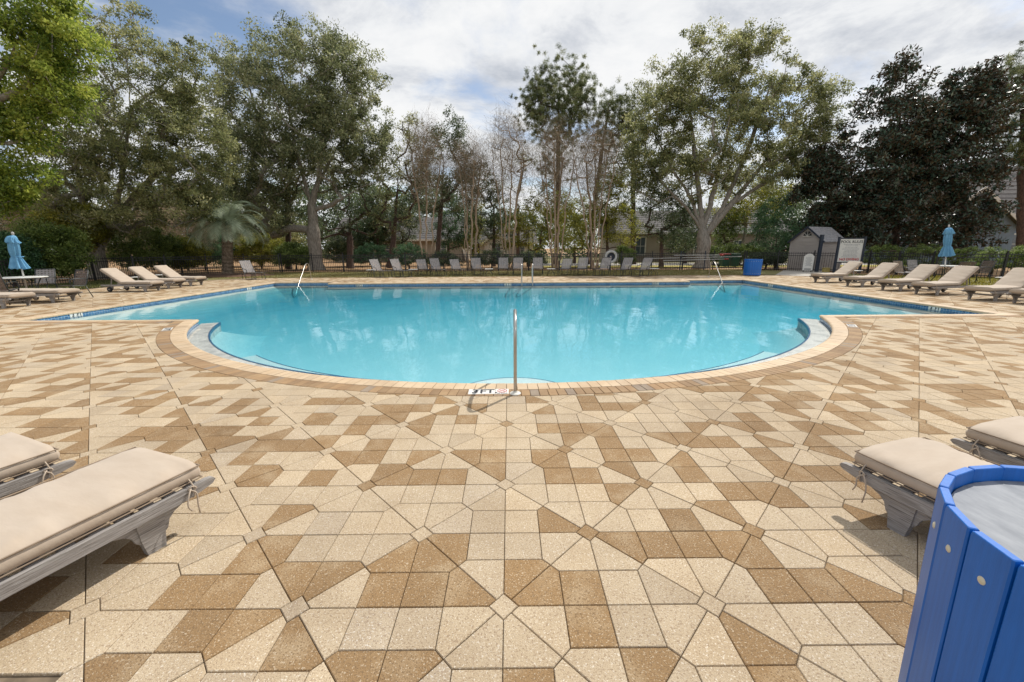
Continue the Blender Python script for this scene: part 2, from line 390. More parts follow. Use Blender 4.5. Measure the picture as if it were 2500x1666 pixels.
# bench ring along the arc, second tread, central fan steps, corner steps in the notches
def arc_slab(mb, r0, r1, th, z0, z1, n=60, yend=None):
    pts = []
    for i in range(n+1):
        a = -th+2*th*i/n; pts.append((PC.x+r1*math.sin(a), PC.y-r1*math.cos(a)))
    for i in range(n+1):
        a = th-2*th*i/n; pts.append((PC.x+r0*math.sin(a), PC.y-r0*math.cos(a)))
    q = 2*(n+1)
    vs = [(x, y, z0) for x, y in pts]+[(x, y, z1) for x, y in pts]
    fs = [(i, i+1, q-2-i, q-1-i) for i in range(n)]; fs2 = [tuple(q+j for j in reversed(f)) for f in fs]
    mb.add(vs, [tuple(reversed(f)) for f in fs]+[tuple(reversed(f)) for f in fs2]+[(i, (i+1) % q, q+(i+1) % q, q+i) for i in range(q)])
mb = MB(); arc_slab(mb, 7.52, PR+.01, TH+.035, FLOOR, WZ-.022); struct('pool_bench', mb.mesh('pool_bench', m_bench), pool)
mb = MB(); arc_slab(mb, 7.505, 7.53, TH+.035, -.2, WZ-.014); struct('bench_trim', mb.mesh('bench_trim', m_btrim), pool)
mb = MB(); arc_slab(mb, 7.0, 7.51, .735, FLOOR, -.34); struct('pool_step', mb.mesh('pool_step', m_plast), pool)
mb = MB(); arc_slab(mb, 6.992, 7.002, .735, -.355, -.334); struct('step_trim', mb.mesh('step_trim', m_btrim), pool)
for r_, z_ in ((1.45, -.53), (1.15, -.41), (.85, -.29)):
    mb = MB(); mb.lathe([(r_, FLOOR), (r_, z_)], 48, (.05, 4.75, 0)); struct('fan_step', mb.mesh('fan_step', m_plast), pool)
    mb = MB()
    n = 40; vs = []
    for i in range(n+1):
        a = math.pi*i/n
        for rr in (r_-.008, r_+.003): vs.append((.05+rr*math.cos(a), 4.75+rr*math.sin(a), z_+.004))
    mb.add(vs, [(2*i, 2*i+1, 2*i+3, 2*i+2) for i in range(n)]); struct('step_trim', mb.mesh('step_trim', m_btrim, fix=False), pool)
# two dark lane targets under the far wall, as small recessed grates
for px in (1056, 1278):
    g = Gs(px, 719, -.5)
    mb = MB(); mb.box((g.x, FY-.003, -.36), (.5, .02, .09)); struct('wall_inlet', mb.mesh('wall_inlet', m_black), pool)
# water: closed body with absorbing volume
def water_mat():
    m = bpy.data.materials.new('pool_water'); m.use_nodes = True; nt = m.node_tree; nt.nodes.clear()
    out = node(nt, 'ShaderNodeOutputMaterial')
    tr = node(nt, 'ShaderNodeBsdfTransparent'); gl = node(nt, 'ShaderNodeBsdfGlossy'); gl.inputs['Roughness'].default_value = .0
    vec = node(nt, 'ShaderNodeNewGeometry').outputs['Position']
    mp = node(nt, 'ShaderNodeMapping'); mp.inputs['Scale'].default_value = (1, .55, 1); ln(nt, vec, mp.inputs[0])
    h = mth(nt, 'ADD', mth(nt, 'MULTIPLY', noise(nt, mp.outputs[0], 1.1, 2, .5), 1.), mth(nt, 'MULTIPLY', noise(nt, mp.outputs[0], 6, 3, .5), .14))
    bn = node(nt, 'ShaderNodeBump'); bn.inputs['Strength'].default_value = 1; bn.inputs['Distance'].default_value = .013; ln(nt, h, bn.inputs['Height'])
    ln(nt, bn.outputs[0], gl.inputs['Normal'])
    fr = node(nt, 'ShaderNodeFresnel'); fr.inputs[0].default_value = 1.333; ln(nt, bn.outputs[0], fr.inputs['Normal'])
    mxs = node(nt, 'ShaderNodeMixShader'); ln(nt, fr.outputs[0], mxs.inputs[0]); ln(nt, tr.outputs[0], mxs.inputs[1]); ln(nt, gl.outputs[0], mxs.inputs[2])
    ln(nt, mxs.outputs[0], out.inputs[0])
    va = node(nt, 'ShaderNodeVolumeAbsorption'); va.inputs[0].default_value = (.09, .755, .875, 1); va.inputs[1].default_value = .55; ln(nt, va.outputs[0], out.inputs['Volume'])
    return m
bm = bmesh.new(); pw = outline(.012)
t_ = [bm.verts.new((x, y, WZ)) for x, y in pw]; b_ = [bm.verts.new((x, y, FLOOR-.02)) for x, y in pw]; n = len(pw)
bm.faces.new(t_); bm.faces.new(list(reversed(b_)))
for i in range(n): bm.faces.new([b_[i], b_[(i+1) % n], t_[(i+1) % n], t_[i]])
bmesh.ops.recalc_face_normals(bm, faces=bm.faces); bmesh.ops.triangulate(bm, faces=bm.faces)
me = bpy.data.meshes.new('water'); bm.to_mesh(me); bm.free(); me.materials.append(water_mat()); struct('water', me)

# ------------------------------------------------------------------ ground, deck slab
def deck_poly(): return [(-17.4, -6), (17.6, -6), (17.6, 19.3), (14.6, 22.67), (-14.6, 22.67), (-17.4, 18.6)]
CW, BW = .215, .195                                         # coping and border depth
def slab_with_hole():
    bm = bmesh.new()
    ho = outline(.02)
    outer = deck_poly()
    # strips: build as quads between a dense ring round the hole and the outside using triangle_fill
    def loop(pts, zf):
        vs = [bm.verts.new((x, y, zf(y))) for x, y in pts]
        return [bm.edges.new((vs[i], vs[(i+1) % len(vs)])) for i in range(len(vs))]
    op = []
    for i in range(len(outer)):
        a, b = Vector(outer[i]), Vector(outer[(i+1) % len(outer)]); k = max(1, int((b-a).length/1.0))
        op += [tuple(a.lerp(b, j/k)) for j in range(k)]
    e = loop(op, lambda y: zdeck(y)-.009)+loop(ho, lambda y: zdeck(y)-.009)
    bmesh.ops.triangle_fill(bm, use_beauty=True, edges=e)
    me = bpy.data.meshes.new('deck'); bm.to_mesh(me); bm.free(); me.materials.append(m_joint); return me
deck = struct('deck', slab_with_hole())

# ground sheet with a hole for the pool and deck
def ground_mesh():
    bm = bmesh.new()
    S = 900
    o = [(-S, -S), (S, -S), (S, S), (-S, S)]
    vo = [bm.verts.new((x, y, -.10)) for x, y in o]; vi = [bm.verts.new((x, y, -.10)) for x, y in [(-17.0, -5.5), (17.2, -5.5), (17.2, 19.1), (14.4, 22.4), (-14.4, 22.4), (-17.0, 18.4)]]
    es = [bm.edges.new((vo[i], vo[(i+1) % 4])) for i in range(4)]+[bm.edges.new((vi[i], vi[(i+1) % 6])) for i in range(6)]
    bmesh.ops.triangle_fill(bm, use_beauty=True, edges=es)
    for f in bm.faces:
        if f.normal.z < 0: f.normal_flip()
    me = bpy.data.meshes.new('ground'); bm.to_mesh(me); bm.free(); me.materials.append(m_straw); return me
ground = struct('ground', ground_mesh())
def sheet(name, pts, z, m):
    return struct(name, poly_mesh(pts, z, m, name))
sheet('lawn', [(-14.75, 22.85), (14.75, 22.85), (17.75, 19.45), (17.8, -6), (40, -6), (40, 19), (20.6, 20.8), (19.3, 25.4), (16.8, 29.0), (-16.2, 29.0), (-21.6, 25.4), (-22.3, 12), (-22.3, -6), (-17.6, -6), (-17.6, 18.7)], -.02, m_lawn)
mb = MB()
kp = [(-17.5, -6), (-17.5, 18.65), (-14.68, 22.76), (14.68, 22.76), (17.7, 19.4), (17.7, -6)]
for a, b in zip(kp[:-1], kp[1:]):
    mb.bar((*a, -.045), (*b, -.045), .14, .10)
struct('deck_edging', mb.mesh('deck_edging', m_mulch))
sheet('road', [(3, 38), (60, 33), (60, 39), (3, 44)], -.05, m_road)
sheet('verge', [(3, 34.5), (60, 30), (60, 33), (3, 38)], -.06, m_green_l)
sheet('far_lawn', [(3, 44), (60, 39), (60, 80), (3, 80)], -.06, m_lawn)
sheet('path', [(14.75, 22.5), (16.9, 20.3), (20.5, 26.4), (18.6, 27.5)], -.012, m_conc)
def blades(name, pts_fn, n, hmin, hmax, m, label, seed, lean=.5, wd=.012):
    g = np.random.default_rng(seed); P = pts_fn(g, n); n = len(P)
    a = g.uniform(0, 2*np.pi, n); h = g.uniform(hmin, hmax, n); d = np.stack([np.cos(a), np.sin(a), 0*a], 1)
    b = g.uniform(0, 2*np.pi, n); l = np.stack([np.cos(b), np.sin(b), 0*b], 1)*(h*lean*g.uniform(0, 1, n))[:, None]
    v = np.stack([P-d*wd, P+d*wd, P+l+np.array([0, 0, 1])*h[:, None]], 1).reshape(-1, 3)
    t = np.repeat(g.uniform(0, 1, n), 3)
    o = ob(name, raw_mesh(name, v, np.arange(3*n).reshape(-1, 3), m, t)); o['kind'] = 'stuff'; return tag(o, label, 'grass')
m_grass = leafmat('grass_blade', (.09, .085, .02), (.30, .235, .075), None, .3)
def strip_pts(g, n):
    x = g.uniform(-20.5, 18.8, n); y = g.uniform(22.85, 28.8, n)
    k = (y < 28.9-np.maximum(0, (-16.2-x)*.65)) & (y < 29-np.maximum(0, (x-16.6)*1.35)) & ~((x > 14.5) & (y < 27) & (x+y*.1 > 17.0))
    x, y = x[k], y[k]; return np.stack([x, y, np.full(len(x), -.02)], 1)
blades('grass', strip_pts, 42000, .02, .055, m_grass, 'short dormant grass strip between deck edging and black back fence', 3)
def side_pts(g, n):
    y = g.uniform(13, 24, n); x = g.uniform(-22, -17.6, n); k = (x < -17.6+np.maximum(0, y-18.6)*.72); x, y = x[k], y[k]
    return np.stack([x, y, np.full(len(x), -.02)], 1)
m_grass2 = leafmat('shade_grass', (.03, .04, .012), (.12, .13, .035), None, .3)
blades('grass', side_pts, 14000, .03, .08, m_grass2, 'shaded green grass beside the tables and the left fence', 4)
def side_pts_r(g, n):
    y = g.uniform(12, 22, n); x = g.uniform(17.8, 24, n); k = x > 17.8-np.maximum(0, y-19.4)*.9
    x, y = x[k], y[k]; return np.stack([x, y, np.full(len(x), -.02)], 1)
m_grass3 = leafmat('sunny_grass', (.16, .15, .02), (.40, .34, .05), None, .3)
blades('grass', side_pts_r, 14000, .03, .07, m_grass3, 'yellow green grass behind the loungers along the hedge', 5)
#--PART2--
# ------------------------------------------------------------------ deck pavers
D2 = .95; Dh = D2/2; S_ = .1985; H_ = Dh-S_; Q_ = .068; OX, OY = -.0390*D2, 1.5943*D2
OFF = CW+BW
wedge = [(Q_, 0), (H_, 0), (H_, S_), (Dh/2, Dh/2), (Q_/2, Q_/2)]
wedges = []
for k in range(4):
    a = k*math.pi/2; c, s = round(math.cos(a)), round(math.sin(a))
    wedges.append([(c*x-s*y, s*x+c*y) for x, y in wedge])
    wedges.append([(c*x-s*y, s*x+c*y) for x, y in reversed([(y, x) for x, y in wedge])])
dia = [(Q_, 0), (0, Q_), (-Q_, 0), (0, -Q_)]
sq = [(-S_/2, -S_/2), (S_/2, -S_/2), (S_/2, S_/2), (-S_/2, S_/2)]
def clip(poly, px, py, nx, ny):                             # keep the side where (p-p0).n >= 0
    out = []
    n = len(poly)
    for i in range(n):
        a, b = poly[i], poly[(i+1) % n]
        da, db = (a[0]-px)*nx+(a[1]-py)*ny, (b[0]-px)*nx+(b[1]-py)*ny
        if da >= 0: out.append(a)
        if (da >= 0) != (db >= 0):
            t = da/(da-db); out.append((a[0]+(b[0]-a[0])*t, a[1]+(b[1]-a[1])*t))
    return out
def area(p): return .5*abs(sum(p[i][0]*p[(i+1) % len(p)][1]-p[(i+1) % len(p)][0]*p[i][1] for i in range(len(p))))
DP = deck_poly()
def fit(poly):                                              # poly in world xy -> (poly or None, was_cut)
    cx = sum(p[0] for p in poly)/len(poly); cy = sum(p[1] for p in poly)/len(poly); a0 = area(poly)
    dx = abs(cx)-(SX+CW); df = (WY-OFF)-cy; far = FY if abs(cx) < NX-CW else NY; db = cy-(far+CW)
    m = max(dx, df, db)
    if m < -.35: inside = True
    else: inside = False
    p = poly
    incirc = cy < PC.y
    if inside and not (incirc and cy < WY-OFF+.4): return None, False
    if inside: return None, False
    if m == dx: p = clip(p, math.copysign(SX+CW, cx), 0, math.copysign(1, cx), 0)
    elif m == df: p = clip(p, 0, WY-OFF, 0, -1)
    else: p = clip(p, 0, far+CW, 0, 1)
    if len(p) >= 3 and incirc and m == df:
        v = Vector((cx-PC.x, cy-PC.y)); r = v.length; ro = PR+OFF
        if r < ro-.35: return None, False
        if r < ro+.35: v.normalize(); p = clip(p, PC.x+v.x*ro, PC.y+v.y*ro, v.x, v.y)
    for i in range(len(DP)):
        if len(p) < 3: return None, False
        a, b = DP[i], DP[(i+1) % len(DP)]; ex, ey = b[0]-a[0], b[1]-a[1]; L = math.hypot(ex, ey)
        p = clip(p, a[0], a[1], -ey/L, ex/L)
    if len(p) < 3: return None, False
    a1 = area(p)
    if a1 < .0006: return None, False
    return p, a1 < a0*.999
def inset(poly, d):
    n = len(poly); res = []
    for i in range(n):
        p0, p1, p2 = Vector(poly[i-1]), Vector(poly[i]), Vector(poly[(i+1) % n])
        e1, e2 = p1-p0, p2-p1
        if e1.length < 1e-6 or e2.length < 1e-6: res.append(p1); continue
        e1.normalize(); e2.normalize(); n1, n2 = Vector((-e1.y, e1.x)), Vector((-e2.y, e2.x))
        b = n1+n2; k = b.dot(n1)
        res.append(p1+b*(d/max(k, .35)))
    return [(p.x, p.y) for p in res]
def paver_geo(poly, bevel=True):
    n = len(poly); o = inset(poly, .0016)
    if bevel:
        t = inset(poly, .0046)
        vs = [(x, y, 0) for x, y in t]+[(x, y, -.0035) for x, y in o]+[(x, y, -.03) for x, y in o]
        fs = [tuple(range(n))]+[(n+i, n+(i+1) % n, (i+1) % n, i) for i in range(n)]+[(2*n+i, 2*n+(i+1) % n, n+(i+1) % n, n+i) for i in range(n)]
    else:
        vs = [(x, y, 0) for x, y in o]+[(x, y, -.012) for x, y in o]
        fs = [tuple(range(n))]+[(n+i, n+(i+1) % n, (i+1) % n, i) for i in range(n)]
    return vs, fs
PM = [m_pl, m_pd, m_pp]
pieces = []
rp = random.Random(21)
def pick(kind):
    u = rp.random()
    if kind == 'square_paver': return 1 if u < .48 else (2 if u < .53 else 0)
    if kind == 'diamond_paver': return 1 if u < .35 else (2 if u < .45 else 0)
    return 1 if u < .30 else (2 if u < .33 else 0)
for i in range(-26, 27):
    for j in range(-4, 24):
        for h in (0, 1):
            sx_, sy_ = OX+D2*(i+.5*h), OY+D2*(j+.5*h)
            q = proj((sx_, sy_, 0))
            if q is None or not (-420 < q[0] < 2920 and q[1] < 2150): continue
            star_dark = rp.random()
            for k, wv in enumerate(wedges): pieces.append(('wedge_paver', k, sx_, sy_, wv))
            pieces.append(('diamond_paver', 8, sx_, sy_, dia))
            bx, by = OX+D2*(i+.5+.5*h), OY+D2*(j+.5*h)
            for a in (-1, 1):
                for b in (-1, 1): pieces.append(('square_paver', 9, bx+a*S_/2, by+b*S_/2, sq))
placed = []
for kind, k, x, y, p in pieces:
    wp, cut = fit([(x+a, y+b) for a, b in p])
    mi = pick(kind)
    if wp is None: continue
    cx = sum(a for a, b in wp)/len(wp); cy = sum(b for a, b in wp)/len(wp)
    pr = proj((cx, cy, zdeck(cy)))
    if pr is None: continue
    vis = -60 < pr[0] < 2560 and pr[1] < 1760
    placed.append((('cut_paver' if cut else kind), k, x, y, p, wp, mi, pr[2] if vis else 1e3+pr[2], cx, cy))
placed.sort(key=lambda t: t[7])
shared = {}; cnt = {}; stuff = MB(); slope_a = math.atan(SLOPE)
for kind, k, x, y, p, wp, mi, dist, cx, cy in placed:
    cnt[kind] = cnt.get(kind, 0)+1
    if cnt[kind] <= (290 if kind != 'cut_paver' else 250) and dist < 900:
        if kind != 'cut_paver':
            key = (k, mi)
            if key not in shared:
                mb = MB(); mb.add(*paver_geo(p)); shared[key] = mb.mesh(kind, PM[mi], fix=False)
            me = shared[key]; lx, ly = x, y
        else:
            mb = MB(); mb.add(*paver_geo([(a-cx, b-cy) for a, b in wp])); me = mb.mesh(kind, PM[mi], fix=False); lx, ly = cx, cy
        ob(kind, me, deck, (lx, ly, zdeck(ly)+rp.uniform(-.0012, .0012)), (slope_a if ly < YB else 0, 0, 0))
    else:
        vs, fs = paver_geo(wp, dist < 14); t = rp.random()
        stuff.add([(a, b, zdeck(b)+c) for a, b, c in vs], fs, mi, t+.001)
o = ob('paver_field', stuff.mesh('paver_field', PM, fix=False), deck); o['kind'] = 'stuff'

# ------------------------------------------------------------------ coping and border course
coping = thing('pool_coping', 'sandy bullnose brick coping running round the pool edge', 'coping')
def coping_mesh(wd):
    prof = [(-.02, -.055), (-.028, -.035), (-.026, -.018), (-.016, -.006), (0, .001), (.02, .003), (CW-.004, .003), (CW-.002, 0), (CW-.002, -.04)]
    h = wd/2-.0022; n = len(prof); b = .003
    vs = [(-h, y, z) for y, z in prof]+[(h, y, z) for y, z in prof]
    fs = [(i, i+1, n+i+1, n+i) for i in range(n-1)]+[tuple(reversed(range(n))), tuple(range(n, 2*n))]
    mb = MB(); mb.add(vs, fs); return smooth_angle(mb.mesh('coping_brick', m_cop), 35)
def seat(e, nrm): return math.atan2(nrm[1], nrm[0])-math.pi/2
edge = []                                                   # (x, y, nx, ny)
PW = .118
na = int(2*TH*PR/PW)
for i in range(na):
    a = -TH+2*TH*(i+.5)/na; edge.append((PC.x+PR*math.sin(a), PC.y-PR*math.cos(a), math.sin(a), -math.cos(a)))
xe = PR*math.sin(TH)
def straight(a, b, nrm):
    a, b = Vector(a), Vector(b); n = max(1, int(round((b-a).length/PW)))
    for i in range(n): p = a.lerp(b, (i+.5)/n); edge.append((p.x, p.y, *nrm))
straight((xe+PC.x+.11, WY), (SX, WY), (0, -1)); straight((-SX, WY), (-xe+PC.x-.11, WY), (0, -1))
straight((SX, WY-CW), (SX, NY+CW), (1, 0)); straight((-SX, NY+CW), (-SX, WY-CW), (-1, 0))
straight((SX, NY), (NX, NY), (0, 1)); straight((-NX, NY), (-SX, NY), (0, 1))
straight((NX, NY), (NX, FY+CW), (-1, 0)); straight((-NX, FY+CW), (-NX, NY), (1, 0))
straight((NX, FY), (-NX, FY), (0, 1))
edge.sort(key=lambda e: (proj((e[0], e[1], 0)) or (0, 0, 99))[2])
cme = coping_mesh(PW); rest = MB(); base_v = [tuple(v.co) for v in cme.vertices]; base_f = [tuple(p.vertices) for p in cme.polygons]
for i, (x, y, nx, ny) in enumerate(edge):
    rz = math.atan2(ny, nx)-math.pi/2; dz = rp.uniform(-.0015, .0015)
    if i < 300: ob('coping_brick', cme, coping, (x, y, dz), (0, 0, rz))
    else:
        c, s = math.cos(rz), math.sin(rz)
        rest.add([(x+c*a-s*b, y+s*a+c*b, dz+d) for a, b, d in base_v], base_f, 0, rp.random()+.001)
o = ob('coping_course', rest.mesh('coping_course', m_cop), coping); o['kind'] = 'stuff'
border = thing('border_course', 'brown soldier brick course set between the coping and the paver pattern', 'brick border')
mb = MB(); mb.box((0, BW/2+CW, -.02), (.0955, BW-.004, .042), bev=.004); bme = mb.mesh('border_brick', m_bord)
nb = int(2*TH*(PR+CW+BW/2)/.1)
for i in range(nb):
    a = -TH*1.0+2*TH*(i+.5)/nb; ro = PR
    y = PC.y-ro*math.cos(a); yy = PC.y-(PR+CW+BW/2)*math.cos(a)
    ob('border_brick', bme, border, (PC.x+ro*math.sin(a), y, zdeck(yy)+rp.uniform(0, .0015)), (0, 0, math.atan2(-math.cos(a), math.sin(a))-math.pi/2))
for s in (-1, 1):
    L = SX-xe-.25; n = int(L/.1)
    for i in range(n): ob('border_brick', bme, border, (s*(xe+.40+L*(i+.5)/n), WY, rp.uniform(0, .0015)), (0, 0, math.pi))

# ------------------------------------------------------------------ depth markers
def marker(txts, loc, rot, label, w_=.15, hgt=.15, glyph=False, group=None):
    t = thing('depth_marker', label, 'marker', loc, 0, group); t.rotation_euler = rot
    n = len(txts)+(1 if glyph else 0)
    for i in range(n):
        x = (i-(n-1)/2)*w_
        mb = MB(); mb.box((0, 0, 0), (w_-.003, hgt, .008), bev=.002); tl = ob('tile', mb.mesh('tile', m_white), t, (x, 0, 0))
        if i < len(txts): ob('lettering', text_mesh(txts[i], hgt*1.02, m_ink, bold=.004), tl, (0, -.002, .0045))
        else:
            mb = MB()
            ring = [(.052*math.cos(a), .052*math.sin(a)+.012, 0) for a in [2*math.pi*k/8+math.pi/8 for k in range(9)]]
            mb.tube(ring, .004, 4, cap=False); mb.tube([(-.03, .035, 0), (.03, -.012, 0)], .0035, 4); mb.tube([(-.03, -.012, 0), (.03, .035, 0)], .0035, 4)
            ob('no_diving_symbol', mb.mesh('no_diving_symbol', m_red), tl, (0, 0, .004))
            ob('lettering', text_mesh('NO DIVING', .022, m_ink), tl, (0, -.06, .0045))
    return t
g = Gs(1193, 957); marker(['3', 'FT.'], (g.x, g.y, zdeck(g.y)+.0015), (slope_a, 0, .01), 'white 3 FT depth marker tiles with red no diving symbol beside steel handrail', glyph=True)
for px, py, lb in ((400, 805, 'white depth marker tiles in the brick border at the pool corner facing the tilted umbrella'), (2098, 797, 'white depth marker tiles in the brick border at the corner facing the rules sign')):
    g = Gs(px, py); a = math.atan2(g.x-PC.x, PC.y-g.y); rr = PR+CW+BW/2
    marker(['3', 'FT'], (PC.x+rr*math.sin(a), PC.y-rr*math.cos(a), .0035), (0, 0, a), lb)
def yline(px, py, X): d = ray(px, py); return X*d.y/d.x
def xline(px, py, Y): d = ray(px, py); return Y*d.x/d.y
q90 = math.pi/2
marker(['3', 'FT'], (-SX+.009, yline(185, 768, -SX), -.082), (q90, 0, q90), 'white 3 FT tiles on the blue waterline opposite the flat loungers', hgt=.118, w_=.16)
marker(['3', 'FT'], (SX-.009, yline(2283, 750, SX), -.082), (q90, 0, -q90), 'white 3 FT tiles on the blue waterline below the reclined cushioned loungers', hgt=.118, w_=.16)
marker(['3', 'FT'], (-SX+.009, yline(608, 703, -SX), -.082), (q90, 0, q90), 'white depth tiles on the waterline by the corner steps near the palm', hgt=.118, w_=.16)
marker(['3', 'FT'], (SX-.009, yline(1882, 695, SX), -.082), (q90, 0, -q90), 'white depth tiles on the waterline by the corner steps near the blue bin', hgt=.118, w_=.16)
for px, tx, lb in ((877, '3½', 'white 3½ FT tiles on the far waterline below the first strap chaises from the palm'), (1240, '5', 'white 5 FT tiles on the far waterline beside the steel ladder'), (1600, '3½', 'white 3½ FT tiles on the far waterline below the rescue poles')):
    marker([tx, 'FT'], (xline(px, 697, FY), FY-.009, -.082), (q90, 0, 0), lb, hgt=.118, w_=.16)

# ------------------------------------------------------------------ rails and ladder
def fil(pts, r, n=7):
    pts = [Vector(p) for p in pts]; out = [pts[0]]
    for i in range(1, len(pts)-1):
        a, b, c = pts[i-1], pts[i], pts[i+1]
        d1 = min(r, (a-b).length*.48); d2 = min(r, (c-b).length*.48)
        p, q = b+(a-b).normalized()*d1, b+(c-b).normalized()*d2
        for k in range(n+1): t = k/n; out.append(p*(1-t)**2+b*2*t*(1-t)+q*t*t)
    out.append(pts[-1]); return out
def handrail(base, pts, label, rad=.019):
    t = thing('handrail', label, 'handrail', base)
    b = Vector(base)
    mb = MB(); mb.tube([Vector(p)-b for p in fil(pts, .22)], rad, 14); ob('rail', smooth_angle(mb.mesh('rail', m_steel)), t)
    mb = MB(); mb.lathe([(.062, -.002), (.062, .006), (.052, .014), (.03, .018), (.022, .03), (rad+.001, .03)], 20); ob('escutcheon', smooth_angle(mb.mesh('escutcheon', m_trim)), t)
    return t
g = Gs(1258, 962); bz = zdeck(g.y)+.004
handrail((g.x, g.y, bz), [(g.x, g.y, bz), (g.x+.002, g.y, .83), (g.x+.01, g.y+.62, .86), (g.x+.012, g.y+1.05, -.6)], 'stainless steel handrail rising from the brick border at the fan steps')
def side_rail(bp, wp, top_px, label):
    b = Gs(*bp); wv = Gs(*wp, WZ)
    zt = .86
    d = wv-b
    handrail((b.x, b.y, .003), [(b.x, b.y, .003), b+d*.10+Vector((0, 0, zt)), b+d*.34+Vector((0, 0, zt-b.z)), (wv.x, wv.y, WZ-.02), b+d*1.25+Vector((0, 0, -.42))], label)
side_rail((760.7, 682), (727.6, 697.4), None, 'thin steel handrail at the corner steps near the palm')
side_rail((1729.6, 676.5), (1763.6, 690), None, 'thin steel handrail at the corner steps near the blue bin')
lx0, lx1 = xline(1273.3, 690, FY+.45), xline(1298.8, 690, FY+.45)
lad = thing('pool_ladder', 'stainless steel pool ladder with two hooped rails at far edge', 'ladder', ((lx0+lx1)/2, FY+.45, 0))
for s in (-1, 1):
    h = (lx1-lx0)/2
    mb = MB(); mb.tube(fil([(s*h, 0, 0), (s*h, 0, .80), (s*h, -.52, .84), (s*h, -.56, -1.0)], .24), .023, 10); ob('rail', smooth_angle(mb.mesh('rail', m_steel)), lad)
    mb = MB(); mb.lathe([(.06, 0), (.06, .01), (.03, .025)], 14, (s*h, 0, .003)); ob('escutcheon', mb.mesh('escutcheon', m_steel), lad)
for z in (-.3, -.58, -.86):
    mb = MB(); mb.box((0, -.56, z), ((lx1-lx0), .08, .03), bev=.006); ob('tread', mb.mesh('tread', m_steel), lad)
#--PART3--
# ------------------------------------------------------------------ teak loungers
def sweep(rings, closed_ends=True):
    mb = MB(); n = len(rings[0]); vs = [p for r in rings for p in r]
    fs = [(i*n+k, i*n+(k+1) % n, (i+1)*n+(k+1) % n, (i+1)*n+k) for i in range(len(rings)-1) for k in range(n)]
    if closed_ends: fs += [tuple(reversed(range(n))), tuple((len(rings)-1)*n+k for k in range(n))]
    mb.add(vs, fs); return mb
def path_frames(raised, ang):
    """cushion centre line in the y-z plane: list of (y, z, tangent angle)"""
    L1, L2 = (1.13, .80) if raised else (1.93, 0.)
    pts = []; z0 = .2825
    n1 = 34 if raised else 56
    for i in range(n1+1): pts.append((L1*i/n1, z0, 0.))
    if raised:
        y, z, a = L1, z0, 0.
        for i in range(6):
            a += ang/6; y += .022*math.cos(a); z += .022*math.sin(a); pts.append((y, z, a))
        for i in range(22): y += L2/22*math.cos(a); z += L2/22*math.sin(a); pts.append((y, z, a))
    return pts
def cushion_mesh(raised, ang, seed):
    g = random.Random(seed); ph = [g.uniform(0, 6.28) for _ in range(12)]
    pts = path_frames(raised, ang); hw, ht = .313, .054; rings = []; m = len(pts); edges = {k: [] for k in ('tl', 'tr', 'bl', 'br')}
    def ring(y, z, a, sw, st, i):
        out = []; ny, nz = -math.sin(a), math.cos(a)
        for k in range(36):
            t = 2*math.pi*k/36; c, s = math.cos(t), math.sin(t)
            ex = math.copysign(abs(c)**(2/6.5), c); ez = math.copysign(abs(s)**(2/2.6), s)
            x = hw*sw*ex; e = ht*st*ez
            if s > 0:                                       # loft: crowned top, small puckers near the seams
                u = abs(x)/hw
                e += .012*st*(1-u**2)*(s)
                e += .0060*st*s*math.sin(y*46+ph[0]+2.2*math.sin(y*7+ph[3])+ex*2)*max(0, u-.35)*1.6
                e += .0042*st*s*(math.sin(y*9+ph[1]+x*6)+.8*math.sin(y*17+x*11+ph[2]))*.6
                e += .010*st*s*(max(0, math.sin(y*13+ph[4]-abs(x)*16+math.sin(y*5)))**4)*(.15+u)
            out.append((x, y+ny*(ht+e), z+nz*(ht+e)))
        return out
    for i, (y, z, a) in enumerate(pts):
        dy, dz = math.cos(a), math.sin(a)
        if i == 0:
            for d, sw, st in ((-.018, .93, .35), (-.012, .965, .7), (-.004, .99, .9)): rings.append(ring(y+d*dy, z+d*dz, a, sw, st, i))
        rings.append(ring(y, z, a, 1, 1, i))
        if i == m-1:
            for d, sw, st in ((.004, .99, .9), (.012, .965, .7), (.018, .93, .35)): rings.append(ring(y+d*dy, z+d*dz, a, sw, st, i))
    me = sweep(rings).mesh('cushion', m_cush); me.shade_smooth()
    # piping round the top and bottom seams
    mb = MB()
    for lev in (.037, -.037):
        loop = []
        fr = [(pts[0][0]-.010, pts[0][1], pts[0][2])]+pts[1:-1:2]+[(pts[-1][0]+.010*math.cos(pts[-1][2]), pts[-1][1]+.010*math.sin(pts[-1][2]), pts[-1][2])]
        for sx in (1, -1):
            q = []
            for y, z, a in (fr if sx > 0 else fr[::-1]): q.append((sx*(hw-.004), y-math.sin(a)*(ht+lev), z+math.cos(a)*(ht+lev)))
            loop += q
        loop.append(loop[0]); mb.tube(loop, .0042, 5, cap=False)
    return me, mb.mesh('piping', m_pipe, smooth=True)
